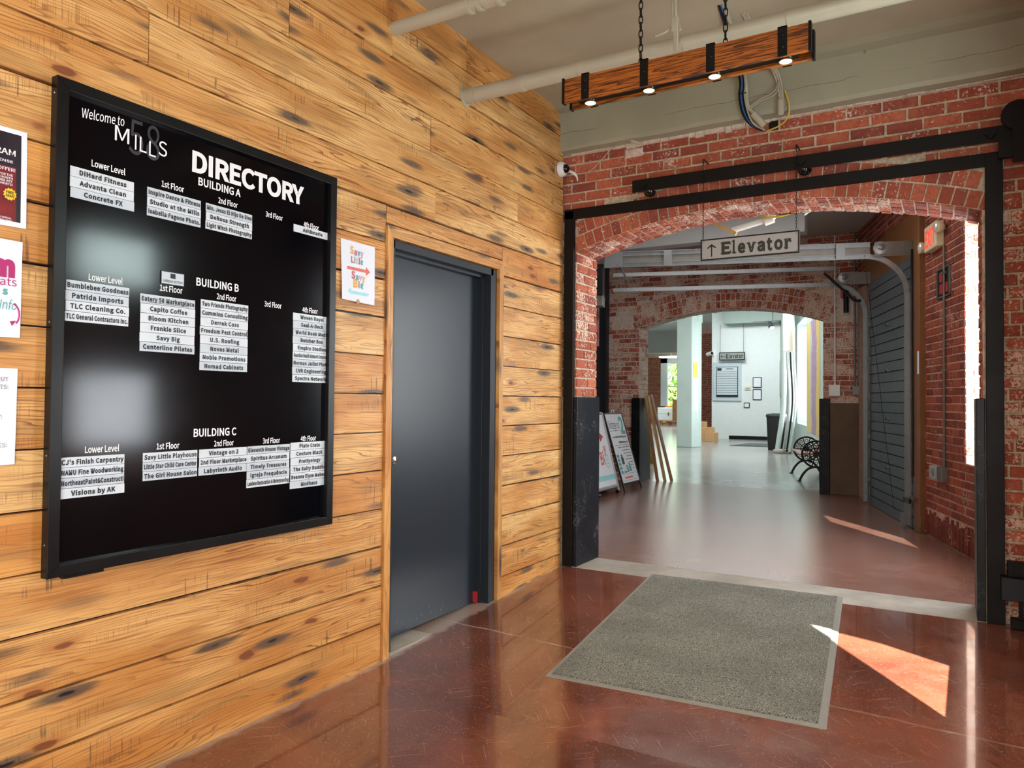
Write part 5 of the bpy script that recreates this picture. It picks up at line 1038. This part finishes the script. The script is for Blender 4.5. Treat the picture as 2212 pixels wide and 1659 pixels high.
# ------------------------------------------------------------------ the hall beyond
HD = V((-0.250, 0.968, 0)).normalized(); HN = V((-HD.y, HD.x, 0)); HO = V((1.5, 11.86, 0))
def hbox(b, s0, s1, h0, h1, d0, d1, mi=0): return b.obox(HO, HD, ZZ, HN, s0, s1, h0, h1, d0, d1, mi)
HT = 0.72; HW = ((4.3, 5.0), (6.876, 9.035), (9.70, 11.0))
def hall():
    wins = ((6.70, 9.035), (9.60, 11.4)); b = MB(); s = -0.3
    for (a, c) in wins: hbox(b, s, a, 0, 4.6, -HT, 0); hbox(b, a, c, 0, 0.76, -HT, 0); hbox(b, a, c, 3.35, 4.6, -HT, 0); s = c
    hbox(b, s, 15.4, 0, 4.6, -HT, 0); structure(b.build('wall_hall_right', 'sage', origin=(0, 0, 0)))
    for i, (a, c) in enumerate(wins):
        w = bpy.data.objects.new('window_%d' % (i + 2), None); C.objects.link(w); w.location = HO + HD * ((a + c) / 2); structure(w); f = MB(); k = 0.06
        for q in ((a, c, 0.76, 0.82), (a, c, 3.29, 3.35), (a, a + k, 0.76, 3.35), (c - k, c, 0.76, 3.35), (a, c, 2.0, 2.05)): hbox(f, *q, -HT + 0.02, -HT + 0.08)
        f.build('window_frame', 'white', w); g = MB(); hbox(g, a + k, c - k, 0.82, 3.29, -HT + 0.045, -HT + 0.05); g.build('window_glass', 'glass', w)
    b = MB(); b.box(-4.62, -2.0, 26.5, 26.75, 0, 4.6); structure(b.build('wall_hall_white', 'white', origin=(0, 0, 0)))
    b = MB(); b.box(-4.0, -2.3, 26.47, 26.5, 0, 0.12); structure(b.build('baseboard_hall', 'black', origin=(0, 0, 0)))
    b = MB(); b.box(-18.0, 4.2, 11.86, 46.0, 4.55, 4.8); structure(b.build('ceiling_hall', 'sage', origin=(0, 0, 0)))
    b = MB(); b.box(-4.05, -1.2, 25.9, 26.45, 4.02, 4.55); structure(b.build('beam', 'sage_dark', origin=(0, 0, 0)))
    b = MB(); b.box(-18.0, -3.5, 20.95, 21.4, 3.60, 4.55); structure(b.build('beam', 'sage', origin=(0, 0, 0)))
    b = MB(); b.box(-18.0, -3.5, 33.0, 33.5, 3.55, 4.55); structure(b.build('beam', 'white_ceiling', origin=(0, 0, 0)))
    b = MB(); b.box(-18.2, -18.0, 11.86, 46, 0, 4.6); structure(b.build('wall_hall_left', 'sage', origin=(0, 0, 0)))
    b = MB(); b.box(-18.0, -3.2, 11.6, 11.86, 0, 4.6); structure(b.build('wall_hall_near', 'sage', origin=(0, 0, 0)))
    # concrete column
    b = MB(); b.prism([(-4.06, 20.75, 0), (-3.60, 20.70, 0), (-3.49, 21.0, 0), (-3.49, 21.3, 0), (-4.06, 21.3, 0)], (0, 0, 4.55)); structure(b.build('column', 'sage', origin=(0, 0, 0), bevel=0.02))
    # far brick wall with its sash window
    b = MB(); wx0, wx1, wz0, wz1 = -11.9, -10.55, 0.95, 3.6
    for q in ((-18, wx0, 0, 4.6), (wx1, -4.0, 0, 4.6), (wx0, wx1, 0, wz0), (wx0, wx1, wz1, 4.6)): b.box(q[0], q[1], 43.0, 43.4, q[2], q[3])
    def ins(x, z): return not (wx0 - 0.3 < x < wx1 + 0.3 and wz0 < z < wz1 + 0.35)
    courses(b, (0, 43.0, 0), XX, ZZ, -YY, -13.2, -8.6, 0.0, 4.0, ins, proud=0.01)
    structure(b.build('wall_hall_far', ['mortar', 'brick_far'], origin=(0, 0, 0)))
    w = bpy.data.objects.new('window_4', None); C.objects.link(w); w.location = (-11.2, 43, 0.95); structure(w); f = MB()
    for q in ((wx0 - 0.3, wx0 + 0.1, wz0, wz1 + 0.3), (wx1 - 0.1, wx1 + 0.3, wz0, wz1 + 0.3), (wx0 - 0.3, wx1 + 0.3, wz1, wz1 + 0.3), (wx0 - 0.3, wx1 + 0.3, wz0 - 0.1, wz0 + 0.06)): f.box(q[0], q[1], 42.94, 43.2, q[2], q[3])
    f.box(wx0, wx1, 43.1, 43.16, 2.16, 2.24); f.build('window_frame', 'white', w); g = MB(); g.box(wx0 + 0.1, wx1 - 0.1, 43.12, 43.13, wz0, wz1); g.build('window_glass', 'glass', w)
    b = MB(); b.box(-6.35, -4.0, 31.0, 31.3, 0, 4.6); courses(b, (0, 31.0, 0), XX, ZZ, -YY, -6.35, -4.4, 0, 4.2, lambda x, z: True, proud=0.01); structure(b.build('wall_hall_stair', ['mortar_pink', 'brick_mid'], origin=(0, 0, 0)))
    # ground and trees outside the far window
    b = MB(); b.box(-60, 60, 46.0, 140, -0.7, -0.5); structure(b.build('ground_outside', 'outground', origin=(0, 0, 0)))
    rr = random.Random(11)
    for i, (x, y, h, lb) in enumerate(((-19.5, 58, 3.4, 'round leafy green tree outside the far window, left of the panes'), (-16.3, 66, 6.2, 'tall leafy green tree seen through the far sash window'), (-14.8, 54, 2.2, 'low green bush under the tall tree outside the far window'))):
        t = thing('garden_tree', lb, 'tree', (x, y, -0.5), 'trees outside the far window'); b = MB(); b.tube([(x, y, -0.5), (x + 0.1, y, h * 0.5)], [0.16, 0.10], 8); b.build('trunk', 'bark', t)
        b = MB()
        for k in range(760):
            a = rr.uniform(0, 2 * PI); u = rr.uniform(-1, 1); r = (h * 0.62) * rr.uniform(0.6, 1.0); c = V((x + r * math.sqrt(1 - u * u) * math.cos(a), y + r * math.sqrt(1 - u * u) * math.sin(a), h * 0.62 + r * u * 0.9)); e = V((rr.gauss(0, 1), rr.gauss(0, 1), rr.gauss(0, 1))).normalized(); g = e.orthogonal().normalized(); l = rr.uniform(0.25, 0.5)
            b.add([c - e * l, c + g * l * 0.5, c + e * l, c - g * l * 0.5], [(0, 1, 2, 3)])
        b.build('foliage', 'foliage', t)
hall()
def hall_things():
    Yw = 26.5
    t = thing('hall_elevator_sign', 'small grey Elevator sign with a left arrow hung by the white hall wall', 'sign', (-3.86, 26.3, 2.79))
    b = MB(); b.box(-4.28, -3.44, 26.28, 26.31, 2.79, 3.03); b.build('sign_face', 'grey', t)
    f = MB()
    for q in ((-4.30, -3.42, 2.77, 2.795), (-4.30, -3.42, 3.025, 3.05), (-4.30, -4.275, 2.795, 3.025), (-3.445, -3.42, 2.795, 3.025)): f.box(q[0], q[1], 26.27, 26.32, q[2], q[3])
    f.build('frame', 'black', t); q = MB(); serif_word(q, -4.07, 26.279, 2.845, 0.60, 0.13); q.build('lettering', 'signink', t)
    q = MB(); q.quad((-4.24, 26.278, 2.895), (-4.09, 26.278, 2.895), (-4.09, 26.278, 2.915), (-4.24, 26.278, 2.915)); q.poly([(-4.25, 26.278, 2.905), (-4.20, 26.278, 2.86), (-4.20, 26.278, 2.95)]); q.build('arrow', 'ink', t)
    for x in (-4.27, -3.46): b = MB(); b.cyl((x, 26.30, 3.05), (x, 26.30, 4.02), 0.008, 6); b.build('hanging_wire', 'galv_d', t)
    t = thing('hall_directory', 'pale framed hall directory board with white rows on the white wall', 'directory board', (-4.07, 26.47, 1.33))
    b = MB(); b.box(-4.57, -3.57, 26.44, 26.499, 1.335, 2.70); b.build('frame', 'frost', t, bevel=0.02); b = MB(); b.box(-4.44, -3.68, 26.42, 26.45, 1.475, 2.545); b.build('panel', 'ink', t)
    for k in range(10): z = 2.30 - k * 0.083; b = MB(); b.box(-4.42, -3.70, 26.412, 26.42, z, z + 0.07); b.build('name_strip', 'strip2', t)
    b = MB(); b.box(-4.42, -3.70, 26.412, 26.42, 2.38, 2.53); hd = b.build('header', 'strip2', t); q = MB(); q.box(-4.40, -4.25, 26.408, 26.413, 2.41, 2.50); write(q, 'Directory', (-3.97, 26.411, 2.43), XX, ZZ, -YY, 0.06, width=0.4, bold=0.0) if False else q.box(-4.1, -3.85, 26.409, 26.413, 2.46, 2.48); q.build('header_mark', 'ink', hd)
    for (z0, z1, lb) in ((1.807, 2.17, 'upper thin black framed paper on the white hall wall'), (1.382, 1.751, 'lower thin black framed paper on the white hall wall')):
        t = thing('framed_paper', lb, 'notice', (-3.04, 26.48, z0), 'framed papers on the white wall'); b = MB(); b.box(-3.185, -2.888, 26.47, 26.499, z0, z1); b.build('frame', 'black', t); b = MB(); b.box(-3.16, -2.913, 26.462, 26.47, z0 + 0.025, z1 - 0.025); b.build('paper', 'paper', t)
    t = thing('thermostat', 'cream thermostat left of the framed papers', 'thermostat', (-3.36, 26.48, 1.72)); b = MB(); b.box(-3.47, -3.26, 26.46, 26.499, 1.725, 1.845); b.build('body', 'cream', t, bevel=0.01); b = MB(); b.box(-3.42, -3.31, 26.452, 26.46, 1.765, 1.805); b.build('display', 'grey', t)
    t = thing('light_switch', 'square white switch plate with a dark rim below the thermostat', 'switch', (-3.39, 26.48, 1.1)); b = MB(); b.box(-3.49, -3.29, 26.47, 26.499, 1.105, 1.285); b.build('rim', 'ink', t); b = MB(); b.box(-3.465, -3.315, 26.455, 26.472, 1.13, 1.26); b.build('plate', 'whitepl', t)
    t = thing('hall_camera', 'white bullet camera at the left edge of the white hall wall', 'security camera', (-4.6, 26.35, 2.95)); b = MB(); b.cyl((-4.75, 26.4, 3.0), (-4.55, 26.25, 3.03), 0.07, 16); b.box(-4.62, -4.55, 26.35, 26.5, 2.97, 3.08); b.build('housing', 'whitepl', t, True); b = MB(); b.lathe((-4.55, 26.25, 3.03), V((0.6, -0.8, 0)), [(0.06, 0), (0.045, 0.03), (0.01, 0.05)], 14); b.build('lens', 'bulb', t, True)
    for (x0, x1, y0, y1, z0, z1, lb) in ((-4.55, -3.93, 24.2, 24.8, 0, 0.285, 'long cardboard box on the hall floor, lowest of the three by the column'), (-4.36, -4.02, 24.3, 24.7, 0.289, 0.455, 'small open cardboard box standing on the long carton'), (-4.85, -4.47, 24.9, 25.4, 0, 0.62, 'tall cardboard box standing behind the long carton')):
        t = thing('cardboard_box', lb, 'box', ((x0 + x1) / 2, (y0 + y1) / 2, z0), 'cardboard boxes by the column'); b = MB(); b.box(x0, x1, y0, y1, z0, z1); b.build('carton', 'cardboard', t, bevel=0.006); b = MB(); b.box((x0 + x1) / 2 - 0.02, (x0 + x1) / 2 + 0.02, y0 - 0.002, y1 + 0.002, z0 + 0.01, z1 + 0.002); b.build('tape', 'oakpale', t)
    for (z0, z1, m, lb) in ((1.98, 2.42, 'yellowink', 'bright yellow sticker on the edge of the sage column'), (1.05, 1.96, 'paper', 'long white notice below the yellow sticker on the column')):
        t = thing('column_notice', lb, 'notice', (-3.5, 20.85, z0)); d = V((0.11, 0.30, 0)).normalized(); n = V((0.30, -0.11, 0)).normalized(); b = MB(); b.obox(V((-3.60, 20.70, 0)), d, ZZ, n, 0.06, 0.27, z0, z1, 0.001, 0.006); b.build('paper', m, t)
    # bin
    t = thing('rubbish_bin', 'tall black square rubbish bin before the white hall wall', 'bin', (-1.38, 21.15, 0)); prof = []
    b = MB(); vs = []; fs = []; L = [(0.20, 0), (0.205, 0.03), (0.24, 0.90), (0.255, 0.91), (0.255, 0.96), (0.235, 0.985), (0.20, 0.99)]
    for (r, h) in L:
        for k in range(24):
            a = 2 * PI * (k + 0.5) / 24; cx = abs(math.cos(a)) ** 0.35 * (1 if math.cos(a) > 0 else -1); sy = abs(math.sin(a)) ** 0.35 * (1 if math.sin(a) > 0 else -1); vs.append((-1.38 + r * cx, 21.15 + r * sy, h))
    for j in range(len(L) - 1):
        for k in range(24): fs.append((j * 24 + k, j * 24 + (k + 1) % 24, (j + 1) * 24 + (k + 1) % 24, (j + 1) * 24 + k))
    fs += [tuple(range(24)), tuple(range((len(L) - 1) * 24, len(L) * 24))]; b.add(vs, fs); b.build('bin_body', 'bin', t, True)
    b = MB(); b.cyl((-1.38, 21.15, 0.99), (-1.38, 21.15, 1.0), 0.13, 18); b.build('bin_opening', 'black', t)
    # riser pipes in the corner
    t = thing('riser_pipes', 'cluster of grey riser pipes beside the black bin', 'pipe', (-1.0, 20.0, 0))
    b = MB(); b.tube(curve_pts([(-1.12, 19.95, 0.0), (-1.12, 19.95, 0.15), (-1.02, 19.97, 0.9), (-0.98, 20.0, 1.5), (-1.0, 20.1, 3.2), (-1.10, 20.3, 4.55)]), 0.065, 14); b.build('riser_pipe', 'sage', t, True)
    for (x, r, m) in ((-0.86, 0.03, 'grey'), (-0.78, 0.022, 'black'), (-0.70, 0.028, 'sage')): b = MB(); b.tube(curve_pts([(x - 0.10, 19.8, 0.05), (x - 0.02, 19.75, 0.6), (x + 0.06, 19.7, 1.4), (x, 19.75, 2.6), (x - 0.02, 19.8, 4.5)]), r, 10); b.build('cable_riser', m, t, True)
    b = MB(); b.box(-1.22, -0.80, 19.80, 20.10, 0.0, 0.10); b.build('plinth', 'threshold', t, bevel=0.03)
    t = thing('electric_panel', 'grey electric panel box on the hall wall behind the riser pipes', 'panel', (-2.0, 24.2, 1.4)); b = MB(); hbox(b, 12.2, 13.2, 1.45, 2.65, 0.0, 0.14); b.build('cabinet', 'galv', t, bevel=0.01); b = MB(); hbox(b, 12.25, 13.15, 1.5, 2.6, 0.14, 0.155); b.build('cabinet_door', 'grey', t)
    t = thing('track_spotlights', 'cluster of grey spotlight heads under the hall beam', 'spotlight', (-1.7, 22.0, 3.3)); b = MB(); b.cyl((-2.2, 22.0, 3.62), (-1.1, 22.0, 3.62), 0.02, 8); b.cyl((-1.65, 22.0, 3.62), (-1.65, 22.0, 4.55), 0.012, 8); b.build('lamp_rail', 'grey', t)
    for (x, d) in ((-1.75, (0.4, -0.5, -0.7)), (-1.45, (0.7, -0.3, -0.6)), (-1.2, (0.5, -0.6, -0.5))):
        b = MB(); b.lathe((x, 22.0, 3.60), V(d), [(0.03, 0), (0.07, 0.06), (0.08, 0.24), (0.075, 0.25)], 14); b.build('spotlight_head', 'galv', t, True)
    # air duct by the right wall
    t = thing('hall_duct', 'fat white pipe bending along the top of the hall window wall', 'duct', (-0.6, 18.5, 3.6)); b = MB(); b.tube(curve_pts([(-0.55, 18.2, 2.5), (-0.58, 18.3, 3.2), (-0.68, 18.8, 3.9), (-0.80, 19.2, 4.3)]), 0.12, 14); b.build('duct_run', 'whitepl', t, True)
    # mural on the wall
    t = thing('mural', 'yellow and purple abstract mural painted on the hall window wall', 'mural', HO + HD * 5.5 + ZZ * 0.62); b = MB(); hbox(b, 4.2, 6.62, 0.62, 3.1, 0.0, 0.004); b.build('painted_panel', 'mural', t)
    # floor mat by the white wall
    t = thing('hall_mat', 'dark flat mat lying at the foot of the white hall wall', 'mat', (-2.3, 22.7, 0)); b = MB(); b.prism([(-2.95, 22.4, 0.001), (-1.75, 22.4, 0.001), (-1.95, 24.0, 0.001), (-2.75, 24.0, 0.001)], (0, 0, 0.012)); b.build('mat_sheet', 'doorframe', t)
    # bench
    t = thing('park_bench', 'cast iron bench with wagon wheel arms and faded pink slats by the hall wall', 'bench', HO + HD * 1.9 + HN * 0.4)
    def bpnt(s, d, h): return HO + HD * s + HN * d + ZZ * h
    for s_ in (1.35, 2.80):
        ring = [bpnt(s_, 0.40 + 0.215 * math.cos(a * 2 * PI / 28), 0.455 + 0.215 * math.sin(a * 2 * PI / 28)) for a in range(28)]
        b = MB(); b.tube(ring, 0.017, 8, closed=True); b.tube([bpnt(s_, 0.40 + 0.10 * math.cos(a * 2 * PI / 16), 0.455 + 0.10 * math.sin(a * 2 * PI / 16)) for a in range(16)], 0.010, 6, closed=True)
        for k in range(10): a = 2 * PI * k / 10; b.tube([bpnt(s_, 0.40 + 0.03 * math.cos(a), 0.455 + 0.03 * math.sin(a)), bpnt(s_, 0.40 + 0.21 * math.cos(a), 0.455 + 0.21 * math.sin(a))], 0.010, 6)
        for k in range(10): a = 2 * PI * (k + 0.5) / 10; c = bpnt(s_, 0.40 + 0.155 * math.cos(a), 0.455 + 0.155 * math.sin(a)); b.tube([c + HN * 0.025 * math.cos(e * PI / 4) + ZZ * 0.025 * math.sin(e * PI / 4) for e in range(8)], 0.006, 5, closed=True)
        b.lathe(bpnt(s_ - 0.015, 0.40, 0.455), HD, [(0.045, 0), (0.05, 0.01), (0.05, 0.02), (0.045, 0.03)], 14); b.build('wheel_arm', 'iron', t, True)
        b = MB(); b.tube(curve_pts([bpnt(s_, 0.44, 0.24), bpnt(s_, 0.52, 0.21), bpnt(s_, 0.60, 0.12), bpnt(s_, 0.66, 0.0)]), 0.020, 8); b.cyl(bpnt(s_, 0.66, 0.0), bpnt(s_, 0.66, 0.012), 0.04, 10); b.build('leg', 'iron', t, True)
        b = MB(); b.tube(curve_pts([bpnt(s_, 0.36, 0.24), bpnt(s_, 0.28, 0.20), bpnt(s_, 0.20, 0.10), bpnt(s_, 0.15, 0.0)]), 0.020, 8); b.cyl(bpnt(s_, 0.15, 0.0), bpnt(s_, 0.15, 0.012), 0.04, 10); b.build('leg', 'iron', t, True)
    for k in range(6): a = -1.35 - 0.30 * k; d = 0.40 + 0.19 * math.cos(a + 1.9) ; b = MB(); dd = 0.62 - 0.072 * k; b.obox(bpnt(1.36, dd, 0.44 - 0.012 * k), HD, HN, ZZ, 0, 1.43, -0.028, 0.028, -0.010, 0.012); b.build('seat_slat', 'benchpink', t)
    for k in range(4): b = MB(); b.obox(bpnt(1.36, 0.23 - 0.030 * k, 0.47 + 0.105 * k), HD, ZZ, HN, 0, 1.43, -0.042, 0.042, -0.010, 0.012); b.build('back_slat', 'benchpink', t)
    b = MB(); b.tube(curve_pts([bpnt(1.32, 0.16, 0.70), bpnt(1.45, 0.13, 0.86), bpnt(2.08, 0.11, 0.90), bpnt(2.7, 0.13, 0.86), bpnt(2.84, 0.16, 0.70)]), 0.022, 8); b.build('back_rail', 'benchpink', t, True)
    # sofa and dresser far beyond
    t = thing('tufted_sofa', 'amber camelback sofa below the far sash window', 'sofa', (-9.9, 39.6, 0))
    b = MB(); b.box(-10.7, -8.7, 39.2, 40.0, 0.18, 0.62); b.build('seat', 'sofa', t, bevel=0.06)
    pts = [(-10.7 + 2.0 * k / 16, 39.9, 1.05 + 0.42 * math.exp(-((k - 9) / 4.5) ** 2)) for k in range(17)]; b = MB(); b.prism([(-8.7, 39.9, 0.5), (-10.7, 39.9, 0.5)] + pts, (0, 0.25, 0)); b.build('back', 'sofa', t, bevel=0.05)
    for x in (-10.72, -8.72): b = MB(); b.cyl((x, 39.1, 0.80), (x, 40.1, 0.92), 0.16, 14); b.box(x - 0.12, x + 0.12, 39.15, 40.0, 0.15, 0.8); b.build('arm', 'sofa', t, True)
    for (x, y) in ((-10.6, 39.25), (-8.8, 39.25), (-10.6, 40.0), (-8.8, 40.0)): b = MB(); b.cyl((x, y, 0), (x, y, 0.2), 0.03, 8); b.build('leg', 'oak', t)
    t = thing('white_dresser', 'low white dresser on short legs in front of the amber sofa', 'dresser', (-9.95, 37.9, 0)); b = MB(); b.box(-10.55, -9.3, 37.7, 38.2, 0.30, 0.98); b.build('carcass', 'white', t, bevel=0.01)
    for z in (0.33, 0.66): b = MB(); b.box(-10.5, -9.35, 37.685, 37.70, z, z + 0.29); dr = b.build('drawer', 'white', t, bevel=0.005)
    b = MB(); b.prism([(-9.95, 37.68, 0.52), (-9.89, 37.68, 0.64), (-9.95, 37.68, 0.76), (-10.01, 37.68, 0.64)], (0, -0.01, 0)); b.build('diamond_handle', 'oak', t)
    for (x, y) in ((-10.45, 37.75), (-9.4, 37.75), (-10.45, 38.15), (-9.4, 38.15)): b = MB(); b.tube([(x, y, 0), (x, y, 0.31)], [0.02, 0.035], 8); b.build('leg', 'oakpale', t)
    t = thing('tall_cabinet', 'mustard brown cabinet edge left of the sage column', 'cabinet', (-9.1, 37.0, 0)); b = MB(); b.box(-9.25, -8.2, 36.9, 37.4, 0.0, 0.30); b.build('plinth', 'oak', t); b = MB(); b.box(-9.45, -8.2, 36.8, 37.5, 0.30, 1.42); b.build('carcass', 'oak', t, bevel=0.01)
    t = thing('hall_ceiling_lamp', 'flat lit ceiling lamp above the far sash window', 'lamp', (-11.2, 42.0, 3.9)); b = MB(); b.box(-11.9, -10.6, 41.7, 42.3, 3.86, 3.95); b.build('diffuser', 'lightpanel', t, bevel=0.04); b = MB(); b.cyl((-11.25, 42, 3.95), (-11.25, 42, 4.55), 0.03, 8); b.build('stem', 'grey', t)
hall_things()
